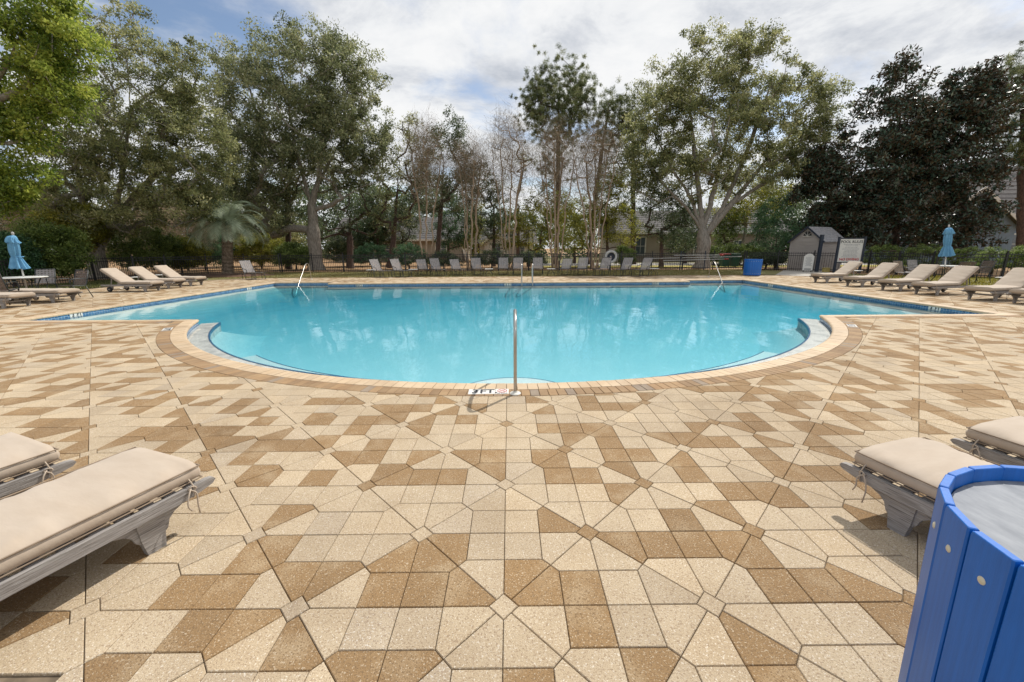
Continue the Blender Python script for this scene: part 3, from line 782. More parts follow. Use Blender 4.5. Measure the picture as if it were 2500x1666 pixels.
def lounger_parts(raised, seed, near=False):
    """list of (name, mesh, [sub parts])"""
    ang = R(36) if raised else 0; parts = []
    for s in (-1, 1):
        prof = [(-.065, .258), (-.055, .274), (-.025, .280), (1.90, .280), (1.96, .272), (1.97, .245), (1.94, .218), (1.0, .216), (.10, .216), (.02, .226), (-.045, .240)]
        mb = MB(); mb.prism([(s*.315-.0175, y, z) for y, z in prof], (.035, 0, 0)); parts.append(('side_rail', mb.mesh('side_rail', m_teak), []))
    L1 = 1.10 if raised else 1.90
    k = 0; y = .045
    sm = MB(); sm.box((0, 0, 0), (.596, .062, .018), bev=.004); sme = sm.mesh('slat', m_teak)
    while y < L1: parts.append(('slat', sme, [], (0, y, .2715), (0, 0, 0))); y += .105
    for s in (-1, 1):
        mb = MB(); mb.prism([(s*.278-.02, .195, .219), (s*.278-.02, .325, .219), (s*.278-.02, .318, .10), (s*.278-.02, .302, 0), (s*.278-.02, .222, 0), (s*.278-.02, .208, .10)], (.04, 0, 0)); parts.append(('leg', mb.mesh('leg', m_teak), []))
        br = [(.207, .219), (.207, .085), (.190, .10), (.175, .145), (.145, .172), (.105, .188), (.085, .219)]
        for d in (0, 1):
            yy = lambda v: v if d == 0 else .525-v
            mb = MB(); mb.prism([(s*.276-.012, yy(a), b) for a, b in br], (.024, 0, 0)); parts.append(('bracket', mb.mesh('bracket', m_teak), []))
        mb = MB(); mb.prism([(s*.276-.018, 1.52, .219), (s*.276-.018, 1.68, .219), (s*.276-.018, 1.665, .10), (s*.276-.018, 1.59, .06), (s*.276-.018, 1.55, .10)], (.036, 0, 0)); parts.append(('leg', mb.mesh('leg', m_teak), []))
        tb = MB(); tb.lathe([(.078, -.02), (.094, -.018), (.097, -.008), (.097, .008), (.094, .018), (.078, .02)], 20); ty = smooth_angle(tb.mesh('tyre', m_tyre))
        hb = MB(); hb.lathe([(.079, -.014), (.079, .014)], 20); hb.lathe([(.03, -.024), (.03, .024)], 12); hm = hb.mesh('hub', m_teak)
        wm = MB(); wm.lathe([(.018, -.03), (.018, .03)], 10); parts.append(('wheel', wm.mesh('axle_end', m_steel), [('tyre', ty), ('hub', hm)], (s*.335, 1.63, .097), (0, math.pi/2, 0)))
    mb = MB(); mb.box((0, .26, .165), (.51, .03, .045)); parts.append(('cross_brace', mb.mesh('cross_brace', m_teak), []))
    mb = MB(); mb.tube([(-.33, 1.63, .097), (.33, 1.63, .097)], .010, 6); parts.append(('axle', mb.mesh('axle', m_steel), []))
    if raised:
        c, s_ = math.cos(ang), math.sin(ang); y0, z0 = 1.16, .27
        for s in (-1, 1):
            mb = MB(); mb.bar((s*.27, y0, z0), (s*.27, y0+c*.86, z0+s_*.86), .03, .035); parts.append(('back_rail', mb.mesh('back_rail', m_teak), []))
            mb = MB(); mb.bar((s*.22, y0+c*.50, z0+s_*.50-.02), (s*.22, 1.66, .225), .022, .03); parts.append(('prop', mb.mesh('prop', m_teak), []))
        mb = MB(); d = .06
        bm_ = MB(); bm_.box((0, 0, 0), (.60, .055, .016), bev=.004); bme_ = bm_.mesh('slat', m_teak)
        while d < .86: parts.append(('slat', bme_, [], (0, y0+c*d-s_*.014, z0+s_*d+c*.014), (ang, 0, 0))); d += .1
    cm, pm = cushion_mesh(raised, ang, seed); parts.append(('cushion', cm, [('piping', pm)]))
    g = random.Random(seed)
    for s in (-1, 1):
        mb = MB()
        for k in range(3):
            x, y = s*.338, .06+.012*k
            if k == 0: p = [(s*.30, y, .33), (s*.328, y, .305), (x, y-.005, .27), (x+s*.004, y+.002, .225), (s*.325, y+.004, .212)]
            else: p = [(x, y, .275), (x+s*.02, y+(.03 if k == 1 else -.03), .25), (x+s*.02, y+(.045 if k == 1 else -.02), .19), (x+s*.012, y+(.03 if k == 1 else -.03)+g.uniform(-.01, .01), .10+.06*g.random())]
            mb.tube(fil(p, .03, 3), .0042, 5)
        mb.tube([(s*.338+.006*math.cos(a), .066+.018*math.cos(a), .272+.012*math.sin(a)) for a in [i*.8 for i in range(9)]], .004, 4)
        parts.append(('tie', mb.mesh('tie', m_cush, smooth=True), []))
    return parts
KINDS = {}
def lounger(label, foot, head_dir, raised=False, seed=0, group='cushioned teak loungers'):
    key = (raised, seed)
    if key not in KINDS: KINDS[key] = lounger_parts(raised, seed)
    f = Vector(foot); d = Vector(head_dir).normalized()
    t = thing('teak_lounger', label, 'lounger', (f.x, f.y, zdeck(f.y+d.y*.9)), math.atan2(d.y, d.x)-math.pi/2, group)
    if f.y < YB: t.rotation_euler.x = math.copysign(slope_a*abs(d.y), d.y)
    for p in KINDS[key]:
        o = ob(p[0], p[1], t, *(p[3:] if len(p) > 3 else ()))
        for sn, sm in p[2]: ob(sn, sm, o)
    return t
lounger('weathered teak lounger with flat tan cushion, its tied foot end beside bare pavers', (-2.10, 2.235), (-.36, -.93), False, 1)
lounger('flat teak lounger next to the one with ties, mostly cropped, cushion corner showing', (-3.14, 2.44), (-.36, -.93), False, 2)
lounger('flat cushioned teak lounger partly hidden behind the large blue litter bin', (2.40, 2.30), (.27, -.96), False, 3)
lounger('second flat cushioned teak lounger from the large blue bin, foot end showing', (3.42, 2.60), (.27, -.96), False, 1)
lounger('third flat teak lounger from the large blue bin, only its cushion corner showing', (4.48, 2.82), (.27, -.96), False, 2)
def mid(legs, ang, raised, label, seed, back=.26):
    a, b = Gs(*legs[0]), Gs(*legs[1]); c = (a+b)/2
    d = Vector((math.cos(R(ang)), math.sin(R(ang)), 0)); lounger(label, c-d*back, d, raised, seed)
mid(((9.6, 752.6), (72, 747.5)), 176, False, 'flat cushioned lounger closest to the tilted umbrella table, pool side', 2)
mid(((130.7, 739.8), (179.8, 734)), 176, False, 'flat cushioned lounger lying between the other flat one and the reclined three', 3)
lounger('flat white cushioned lounger end peeping out behind the table chairs', (-15.75, 12.55), (-1, .05), False, 1)
mid(((355.4, 713), (388.5, 709.3)), 177, True, 'reclined cushioned lounger with a wheel showing, first of three from the umbrella', 4)
mid(((413.4, 704.8), (440.8, 702.2)), 175, True, 'middle one of three reclined cushioned loungers by the left fence', 5)
mid(((467, 698.4), (491.8, 695.9)), 174, True, 'reclined cushioned lounger closest to the palm, last of its three', 6)
mid(((1990.8, 689.2), (2017.6, 691.2)), 9, True, 'reclined cushioned lounger standing right below the pool rules sign', 4)
mid(((2071.1, 698.8), (2101.8, 700.5)), 13, True, 'second reclined cushioned lounger from the pool rules sign', 5)
mid(((2156.6, 708.4), (2194.9, 710.9)), 13, True, 'third reclined cushioned lounger from the pool rules sign, before the umbrella table', 6)
mid(((2240, 718.2), (2282.8, 720.3)), 14, True, 'fourth reclined cushioned lounger from the pool rules sign, wrinkled back cushion', 4)
mid(((2367, 730.8), (2427.3, 735.7)), 13, True, 'fifth reclined cushioned lounger from the pool rules sign', 5)
mid(((2484, 740.5), (2540, 746)), 13, True, 'sixth reclined lounger from the rules sign, only its cushion foot in view', 6)

# ------------------------------------------------------------------ small side tables
def small_table(label, loc, rz=0., h=.42, w_=.46):
    t = thing('side_table', label, 'side table', loc, rz, 'small white side tables')
    mb = MB(); mb.box((0, 0, h-.012), (w_, w_, .024), bev=.008); ob('table_top', mb.mesh('table_top', m_top), t)
    for sx in (-1, 1):
        for sy in (-1, 1):
            mb = MB(); mb.tube(fil([(sx*.05, sy*.17, h-.025), (sx*.05, sy*.17, h-.10), (sx*.18, sy*.18, h-.24), (sx*.19, sy*.19, 0)], .06, 4), .011, 6); ob('leg', mb.mesh('leg', m_green, smooth=True), t)
    return t
for px, py, lb in ((907.8, 676, 'white topped side table at the palm end of the strap chaise row'), (1010, 674.5, 'white side table between the second and third strap chaises from the palm'),
                   (1194, 673.5, 'white side table beside the sixth strap chaise from the palm'), (1345, 673.5, 'white side table beside the ninth strap chaise, past the ladder'),
                   (1594.6, 674, 'white side table at the rescue pole end of the strap chaise row')):
    g = Gs(px, py); small_table(lb, (g.x, g.y, -.0 if g.y < 22.6 else -.02))
for px, py, dy, lb in ((342, 699.5, .3, 'white side table between the first and middle reclined loungers by the left fence'), (396, 692.5, .2, 'white side table between the middle reclined lounger and the one by the palm'),
                   (2082, 682, .1, 'white side table behind the lounger below the rules sign'), (2452, 706, .3, 'white side table behind the fifth reclined lounger from the rules sign')):
    g = Gs(px, py); small_table(lb, (g.x, g.y, 0), .3, .42)

# ------------------------------------------------------------------ strap chaises and dining chairs
def weave(mb, o, ux, uy, wd, ln_, nx, ny, un, fill=.62, sag=0.):
    """woven straps on the plane o + ux*x + uy*y, un = normal"""
    o, ux, uy, un = Vector(o), Vector(ux), Vector(uy), Vector(un)
    def strip(a, b, wv, z):
        a, b, wv = Vector(a), Vector(b), Vector(wv); q = un*z
        mb.add([a-wv+q, b-wv+q, b+wv+q, a+wv+q, a-wv+q-un*.004, b-wv+q-un*.004, b+wv+q-un*.004, a+wv+q-un*.004], [(0, 1, 2, 3), (7, 6, 5, 4), (0, 4, 5, 1), (1, 5, 6, 2), (2, 6, 7, 3), (3, 7, 4, 0)])
    for j in range(ny):
        y = ln_*(j+.5)/ny; strip(o-ux*(wd/2)+uy*y, o+ux*(wd/2)+uy*y, uy*(ln_/ny*fill/2), .0)
    for i in range(nx):
        x = -wd/2+wd*(i+.5)/nx
        for j in range(ny):                                 # over and under
            y0_, y1_ = ln_*j/ny, ln_*(j+1)/ny; z = .006 if (i+j) % 2 else -.006
            strip(o+ux*x+uy*y0_, o+ux*x+uy*y1_, ux*(wd/nx*fill/2), z)
def chaise_parts(strap, back_ang):
    parts = []; c, s = math.cos(back_ang), math.sin(back_ang); sy, sz = 1.02, .335
    bt = (sy+.74*c, sz+.74*s)
    for x in (-.29, .29):
        mb = MB(); mb.tube(fil([(x, 0, .37), (x, .25, .355), (x, sy, sz), (x, *bt)], .12, 5), .014, 6); parts.append(('side_frame', mb.mesh('side_frame', m_green, smooth=True)))
    mb = MB(); mb.tube([(-.29, *bt), (.29, *bt)], .014, 6); mb.tube([(-.29, 0, .37), (.29, 0, .37)], .014, 6); parts.append(('end_bar', mb.mesh('end_bar', m_green, smooth=True)))
    for y in (.14, .98):
        mb = MB(); mb.tube(fil([(-.275, y+.05, .35), (-.275, y, .02), (-.275, y-.06, .012), (.275, y-.06, .012), (.275, y, .02), (.275, y+.05, .35)], .1, 5), .012, 6); parts.append(('leg_hoop', mb.mesh('leg_hoop', m_green, smooth=True)))
        for x in (-.275, .275):
            mb = MB(); mb.tube(fil([(x, y+.30, .34), (x, y+.30, .012)], .1, 3), .012, 6); parts.append(('leg', mb.mesh('leg', m_green, smooth=True)))
            mb = MB(); mb.tube(fil([(x, y+.03, .20), (x, y+.16, .27), (x, y+.30, .20)], .1, 4), .008, 5); parts.append(('stretcher', mb.mesh('stretcher', m_green, smooth=True)))
    for x in (-.325, .325):
        mb = MB(); mb.tube(fil([(x, .72, .33), (x, .72, .53), (x, 1.05, .57), (x*.9, sy+.34*c, sz+.34*s)], .12, 5), .015, 6); parts.append(('armrest', mb.mesh('armrest', m_green, smooth=True)))
    mb = MB(); weave(mb, (0, .01, .372), (1, 0, 0), Vector((0, sy-.03, -.035)).normalized(), .60, sy-.05, 6, 11, (0, .035, 1)); parts.append(('seat_webbing', mb.mesh('seat_webbing', strap)))
    mb = MB(); weave(mb, (0, sy+.03*c, sz+.03*s), (1, 0, 0), (0, c, s), .60, .70, 6, 11, (0, -s, c)); parts.append(('back_webbing', mb.mesh('back_webbing', strap)))
    return parts
CH = {52: chaise_parts(m_strap, R(52)), 62: chaise_parts(m_strap, R(62))}
def chaise(label, px, py, yaw, ang=62):
    g = Gs(px, py); z = 0 if g.y < 22.6 else -.02
    t = thing('strap_chaise', label, 'chaise', (g.x, g.y, 0), R(yaw), 'strap chaises along the back of the deck')
    for n_, me in CH[ang]: ob(n_, me, t)
ORD = ['first', 'second', 'third', 'fourth', 'fifth', 'sixth', 'seventh', 'eighth', 'ninth', 'tenth', 'eleventh', 'twelfth', 'thirteenth', 'fourteenth']
fx = [300, 440, 568, 682, 816, 945, 1115, 1215, 1366, 1532, 1648, 1782, 1930, 2052]
fy = [347, 345, 334, 336, 334, 333, 330, 332, 332, 333, 333, 336, 338, 340]
yw = [38, 36, 14, 22, 18, 10, 0, -2, 2, -14, -14, -25, -26, -32]
lean = [62, 62, 52, 62, 52, 62, 62, 62, 62, 52, 62, 62, 62, 62]
for i in range(14):
    # yaw is seen relative to the line of sight
    g = Gs(850+fx[i]/2.941, 560+fy[i]/2.941); los = math.degrees(math.atan2(g.x, g.y))
    chaise(f'{ORD[i]} grey strap chaise counted from the palm, along the grass edge', 850+fx[i]/2.941, 560+fy[i]/2.941, yw[i]-los, lean[i])
g = Gs(640, 683); t = thing('strap_chaise', 'grey strap chaise standing alone beside the palm bed', 'chaise', (g.x, g.y, 0), R(62), 'strap chaises along the back of the deck')
for n_, me in CH[62]: ob(n_, me, t)
def dining_parts(strap):
    parts = []
    for x in (-.27, .27):
        mb = MB(); mb.tube(fil([(x, .0, 0), (x, .03, .44), (x, .48, .40), (x*.96, .64, .92)], .1, 4), .014, 6); parts.append(('side_frame', mb.mesh('side_frame', m_green, smooth=True)))
        mb = MB(); mb.tube(fil([(x*1.08, .06, .40), (x*1.1, .02, .64), (x*1.08, .30, .66), (x, .55, .62)], .1, 4), .014, 6); parts.append(('armrest', mb.mesh('armrest', m_green, smooth=True)))
        mb = MB(); mb.tube([(x, .46, .40), (x, .60, 0)], .014, 6); parts.append(('leg', mb.mesh('leg', m_green, smooth=True)))
    mb = MB(); mb.tube([(-.26, .64, .92), (.26, .64, .92)], .014, 6); parts.append(('top_bar', mb.mesh('top_bar', m_green, smooth=True)))
    mb = MB(); weave(mb, (0, .03, .445), (1, 0, 0), Vector((0, .45, -.04)).normalized(), .55, .44, 6, 6, (0, .09, 1)); parts.append(('seat_webbing', mb.mesh('seat_webbing', strap)))
    mb = MB(); d = Vector((0, .16, .50)).normalized(); weave(mb, (0, .49, .43), (1, 0, 0), d, .55, .50, 6, 7, (0, -d.z, d.y)); parts.append(('back_webbing', mb.mesh('back_webbing', strap)))
    return parts
DN = {'b': dining_parts(m_strapb), 'g': dining_parts(m_strap)}
def dining(label, loc, rz, k='b'):
    t = thing('strap_chair', label, 'chair', loc, R(rz), 'strap dining chairs')
    for n_, me in DN[k]: ob(n_, me, t)
def dining_table(label, loc):
    t = thing('dining_table', label, 'table', loc)
    mb = MB(); mb.lathe([(.54, .685), (.56, .695), (.56, .71), (.54, .72)], 40); ob('table_top', mb.mesh('table_top', m_top), t)
    mb = MB(); mb.lathe([(.54, .665), (.54, .684)], 40); ob('apron_ring', mb.mesh('apron_ring', m_green), t)
    for k in range(4):
        a = k*math.pi/2+.4; mb = MB(); mb.tube(fil([(.42*math.cos(a), .42*math.sin(a), .68), (.25*math.cos(a), .25*math.sin(a), .35), (.45*math.cos(a), .45*math.sin(a), 0)], .25, 5), .016, 6); ob('leg', mb.mesh('leg', m_green, smooth=True), t)
# ------------------------------------------------------------------ closed umbrellas
def umbrella(label, base, tip, seed):
    """base on ground, tip in world"""
    b, tp = Vector(base), Vector(tip); ax = tp-b; H = ax.length
    t = thing('closed_umbrella', label, 'umbrella', b); t.rotation_euler = ax.to_track_quat('Z', 'Y').to_euler()
    mb = MB(); mb.tube([(0, 0, .05), (0, 0, H-.1)], .022, 10); ob('pole', mb.mesh('pole', m_alu, smooth=True), t)
    mb = MB(); mb.lathe([(.22, 0), (.22, .05), (.12, .07), (.05, .09), (.05, .20)], 20); ob('base', mb.mesh('base', m_black), t)
    mb = MB(); mb.lathe([(.012, H-.12), (.03, H-.09), (.035, H-.05), (.028, H-.015), (.008, H)], 12); ob('finial', smooth_angle(mb.mesh('finial', m_alu)), t)
    g = random.Random(seed); ph = [g.uniform(0, 6.28) for _ in range(6)]
    top = H-.12; q_ = min(1., H/2.55)
    def canopy(prof, amp, nf, mname, lean_):
        n = 64; mb = MB(); rings = []
        prof = [(r*.86*(.6+.4*q_), top+(z-top)*q_) for r, z in prof]
        for j, (r, z) in enumerate(prof):
            tt = j/(len(prof)-1); ring = []
            for k in range(n):
                a = 2*math.pi*k/n
                f = 1+amp*(.35+tt)*math.cos(nf*a+ph[0]+tt*.9)+.10*tt*math.cos(3*a+ph[1])+.08*math.cos(2*a+ph[2]+3*tt)+.05*tt*math.cos(13*a+ph[3])
                ring.append((r*f*math.cos(a)+lean_[0]*math.sin(tt*2.6)*.05, r*f*math.sin(a)+lean_[1]*math.sin(tt*2.6)*.05, z+.02*tt*math.cos(nf*a+ph[0])*(j == len(prof)-1)))
            rings.append(ring)
        mb = sweep(rings, False); me = mb.mesh(mname, m_canv); me.shade_smooth(); return ob(mname, me, t)
    le = (g.uniform(-1, 1), g.uniform(-1, 1))
    canopy([(.03, top), (.09, top-.03), (.125, top-.10), (.14, top-.2), (.15, top-.34), (.155, top-.5), (.145, top-.64), (.125, top-.75), (.118, top-.80), (.15, top-.86), (.175, top-.98), (.21, top-1.12), (.235, top-1.23)], .20, 8, 'canopy', le)
    canopy([(.03, top+.012), (.11, top-.02), (.145, top-.09), (.17, top-.19), (.185, top-.27)], .13, 8, 'vent_flap', le)
    mb = MB(); mb.tube([(.112*math.cos(a), .112*math.sin(a), top-.785*q_) for a in [2*math.pi*k/24 for k in range(25)]], .012, 6, cap=False); ob('tie_strap', mb.mesh('tie_strap', m_canv, smooth=True), t)
# left set
TL = Vector((-17.0, 13.6, 0))
q = A(60, 660, TL.y); TL.x = q.x
umbrella('blue closed umbrella leaning over the table by the left fence', (TL.x, TL.y, 0), A(28, 533, TL.y-.1), 3)
dining_table('round white table under the leaning blue umbrella', TL)
def at_px(px, Y): return A(px, 640, Y).x
dining('brown strap chair with its tall back to the pool, at the leaning umbrella table', (at_px(62, 12.95), 12.35, 0), 205)
dining('brown strap chair facing the pool between leaning umbrella table and fence', (at_px(150, 13.5)+.1, 13.25, 0), -10)
dining('grey strap chair on the fence side of the leaning umbrella table', (at_px(112, 14.6), 14.15, 0), 20, 'g')
dining('grey strap chair at the frame edge side of the leaning umbrella table', (at_px(-18, 13.6), 13.3, 0), 80, 'g')
# right set
TR = Vector((at_px(2170, 17.3), 17.3, 0))
umbrella('blue closed umbrella standing in the table by the hedge', TR, A(2181, 517, TR.y), 9)
dining_table('round white table under the upright blue umbrella by the hedge', TR)
dining('brown strap chair with its back to the pool at the hedge side table', (TR.x-.35, TR.y-.55, 0), 170)
dining('pale strap chair turned sideways beside the hedge side table, toward the sign', (TR.x-1.15, TR.y+.3, 0), 80, 'g')
dining('grey strap chair across the hedge side table', (TR.x+.2, TR.y+1.1, 0), 5, 'g')
dining('strap chair at the hedge side table, turned away from the sign', (TR.x+1.2, TR.y+.1, 0), -95, 'b')

# ------------------------------------------------------------------ blue litter bins
def bin_parts(n=24, rt=.443, rb=.415, h=.885):
    parts = []; wd = 2*math.pi*rt/n
    def slat(j):
        hw, th = wd/2-.0032, .024; k = rb/rt; mb = MB()
        # outline in local x (tangent), y (outward), rounded long edges
        sec = [(-hw, -th/2), (-hw, th/2-.004), (-hw+.004, th/2), (hw-.004, th/2), (hw, th/2-.004), (hw, -th/2)]
        rings = []
        for z, f, ins in ((.03, k, .0), (h-.012, 1-.012*(1-k), 0.), (h-.002, 1, .002), (h, 1, .005)):
            rings.append([(x*(f if z < .1 else 1)*(1-ins/hw), (y*(1-ins/th*1.2))+(rt*(k+(1-k)*z/h)-th/2), z) for x, y in sec])
        return sweep(rings).mesh('slat', m_blue)
    sme = smooth_angle(slat(0), 28)
    cap = MB(); cap.lathe([(.0105, 0), (.0105, .002), (.007, .0045), (.002, .005)], 14); cme_ = smooth_angle(cap.mesh('bolt_cap', m_capw))
    for k in range(n): parts.append(('slat', sme, 2*math.pi*k/n, [(z, cme_) for z in (h-.105, .13)]))
    mb = MB(); mb.lathe([(rt-.027, h-.054), (rt-.027, h-.044)], 48); lid = mb.mesh('lid', m_lid)
    mb = MB(); mb.lathe([(rb-.03, .02), (rt-.041, h-.06)], 40); liner = mb.mesh('liner', m_black)
    return parts, lid, liner, rt, rb, h
BP = bin_parts()
def litter_bin(label, loc, rz):
    t = thing('litter_bin', label, 'bin', loc, rz, 'blue slatted litter bins')
    parts, lid, liner, rt, rb, h = BP
    for nm, me, a, caps in parts:
        o = ob(nm, me, t, None, (0, 0, a-math.pi/2))
        for z, cm in caps: ob('bolt_cap', cm, o, (0, rt*(rb/rt+(1-rb/rt)*z/h)-.001, z), (-math.pi/2, 0, 0))
    ob('lid', lid, t); ob('liner', liner, t)
    return t
litter_bin('large blue slatted litter bin with grey recessed lid standing before the teak lounger', (1.615, .765, zdeck(.76)), .09)
g0, g1 = Gs(1824, 674), Gs(1861, 674)
litter_bin('blue slatted litter bin alone at the far end of the deck by the grass', ((g0.x+g1.x)/2+.03, g0.y+.30, 0), .05)
#--PART4--
# ------------------------------------------------------------------ iron fences
pk = MB(); pk.box((0, 0, .60), (.018, .018, 1.20)); pk.add([(-.009, -.009, 1.20), (.009, -.009, 1.20), (.009, .009, 1.20), (-.009, .009, 1.20), (0, 0, 1.235)], [(0, 1, 4), (1, 2, 4), (2, 3, 4), (3, 0, 4)])
PICK = pk.mesh('picket', m_black)
pp = MB(); pp.box((0, 0, .63), (.06, .06, 1.26)); pp.lathe([(.042, 1.26), (.042, 1.275), (.02, 1.285), (.033, 1.31), (.02, 1.34), (.004, 1.345)], 10); POST = pp.mesh('post', m_black)
def fence(label, pts, z=-.03, step=.118, pitch=2.2):
    t = thing('iron_fence', label, 'fence', (pts[0][0], pts[0][1], z)); o = Vector((pts[0][0], pts[0][1]))
    for a, b in zip(pts[:-1], pts[1:]):
        a, b = Vector(a)-o, Vector(b)-o; d = b-a; L = d.length; rz = math.atan2(d.y, d.x)
        for zz_ in (.14, 1.0, 1.15):
            mb = MB(); mb.bar((a.x, a.y, zz_), (b.x, b.y, zz_), .026, .034); ob('rail', mb.mesh('rail', m_black), t)
        npn = max(1, round(L/pitch))
        for k in range(npn+(1 if b == Vector(pts[-1])-o else 0)): p = a.lerp(b, k/npn); ob('post', POST, t, (p.x, p.y, 0), (0, 0, rz))
        n = int(L/step)
        for k in range(n): p = a.lerp(b, (k+.5)/n); ob('picket', PICK, t, (p.x, p.y, 0), (0, 0, rz))
fence('black iron picket fence behind the reclined loungers and the leaning umbrella', [(-22.4, 12.5), (-22.3, 24.4), (-21.4, 25.6), (-16.2, 28.95)])
fence('long black iron picket fence behind the row of strap chaises', [(-16.1, 29.0), (16.7, 29.0)], step=.125)
fence('black iron picket fence around the shed and the rules sign', [(16.8, 28.95), (19.5, 26.1), (21.6, 24.4), (21.9, 21.0)])
fence('black iron picket fence in front of the clipped hedge by the umbrella table', [(22.0, 20.9), (23.6, 19.3), (31, 17.6)])

# ------------------------------------------------------------------ pool rules sign, notice, post, shed
sp = Gs(2037, 666); SY = sp.y
bl, tr_ = A(2044.5/K, 639.8/K, SY), A(2105.6/K, 583.6/K, SY)
sw, sh = 1.30, tr_.z-bl.z
sg = thing('pool_rules_sign', 'white POOL RULES and NO DIVING board between two dark posts', 'sign', (bl.x+sw/2, SY, -.02), R(-6))
z0 = bl.z+.02
mb = MB(); mb.box((0, 0, z0+sh/2), (sw, .035, sh), bev=.004); face = ob('board', mb.mesh('board', m_sign), sg)
for x in (-1, 1):
    mb = MB(); mb.box((x*(sw/2+.06), 0, (z0+sh+.1)/2), (.11, .11, z0+sh+.1), bev=.006); mb.box((x*(sw/2+.06), 0, z0+sh+.115), (.14, .14, .03), bev=.006); ob('post', mb.mesh('post', m_navy), sg)
for z in (z0-.03, z0+sh+.03):
    mb = MB(); mb.box((0, 0, z), (sw, .06, .06), bev=.004); ob('frame_bar', mb.mesh('frame_bar', m_navy), sg)
ob('lettering', text_mesh('POOL RULES', .215, m_ink, bold=.003), face, (0, -.020, z0+sh-.17), (q90, 0, 0))
ob('lettering', text_mesh('NO DIVING', .20, m_red, bold=.004, sx=1.05), face, (0, -.020, z0+.14), (q90, 0, 0))
gl_ = random.Random(5)
for k in range(12):
    y = z0+sh-.33-k*.075-(.03 if k > 1 else 0); wl = gl_.uniform(.55, .95)*sw*.82; mb = MB(); x = -wl/2
    while x < wl/2: d = gl_.uniform(.03, .09); mb.box((x+d/2, 0, 0), (d, .002, .022)); x += d+.02
    ob('small_print', mb.mesh('small_print', m_lid), face, (0, -.0195, y))
nb_ = Gs(1962, 663)
nt_ = thing('notice_board', 'small white arched notice fixed on the black fence by the shed', 'sign', (nb_.x-.0, nb_.y-.3, 0), R(-20))
mb = MB(); ww, hh = .27, 1.02
arch = [(-ww, 0, .08), (ww, 0, .08), (ww, 0, .95)]+[(ww*math.cos(a)*.75, 0, .98+.13*math.sin(a)) for a in (0.2, .7, 1.2, 1.57, 1.94, 2.44, 2.94)]+[(-ww, 0, .95)]
mb.prism(arch, (0, .02, 0)); nf = ob('board', mb.mesh('board', m_sign), nt_)
for k in range(9):
    mb = MB(); wl = gl_.uniform(.2, .4); mb.box((gl_.uniform(-.03, .03), -.002, .86-k*.06), (wl, .003, .016)); ob('small_print', mb.mesh('small_print', m_lid), nf)
mb = MB(); mb.box((0, -.002, .16), (.36, .003, .05)); ob('small_print', mb.mesh('small_print', m_ink), nf)
for x in (-.2, .2):
    mb = MB(); mb.box((x, .035, .3), (.04, .04, .62)); ob('post', mb.mesh('post', m_black), nt_)
bp_ = Gs(1993, 664); zt = A(2003/K, 575/K, bp_.y).z
mb = MB(); mb.box((0, 0, zt/2), (.16, .16, zt), bev=.01); mb.box((0, 0, zt*.84), (.175, .175, .03)); mb.box((0, 0, zt+.02), (.19, .19, .04), bev=.01)
pst = thing('gate_post', 'dark square post standing alone between the shed and the rules sign', 'post', (bp_.x, bp_.y, 0)); ob('shaft', mb.mesh('shaft', m_navy), pst)
ob_box = Gs(2022, 665)
eb = thing('utility_box', 'small tan utility box on the ground beside the rules sign post', 'box', (ob_box.x, ob_box.y+.2, -.02))
mb = MB(); mb.box((0, 0, .13), (.32, .26, .26), bev=.02); ob('case', mb.mesh('case', mat('tan_box', (.45, .36, .12), rough=.6)), eb)
mb = MB(); mb.box((0, 0, .27), (.34, .28, .03), bev=.01); ob('cover', mb.mesh('cover', MATS['tan_box']), eb)

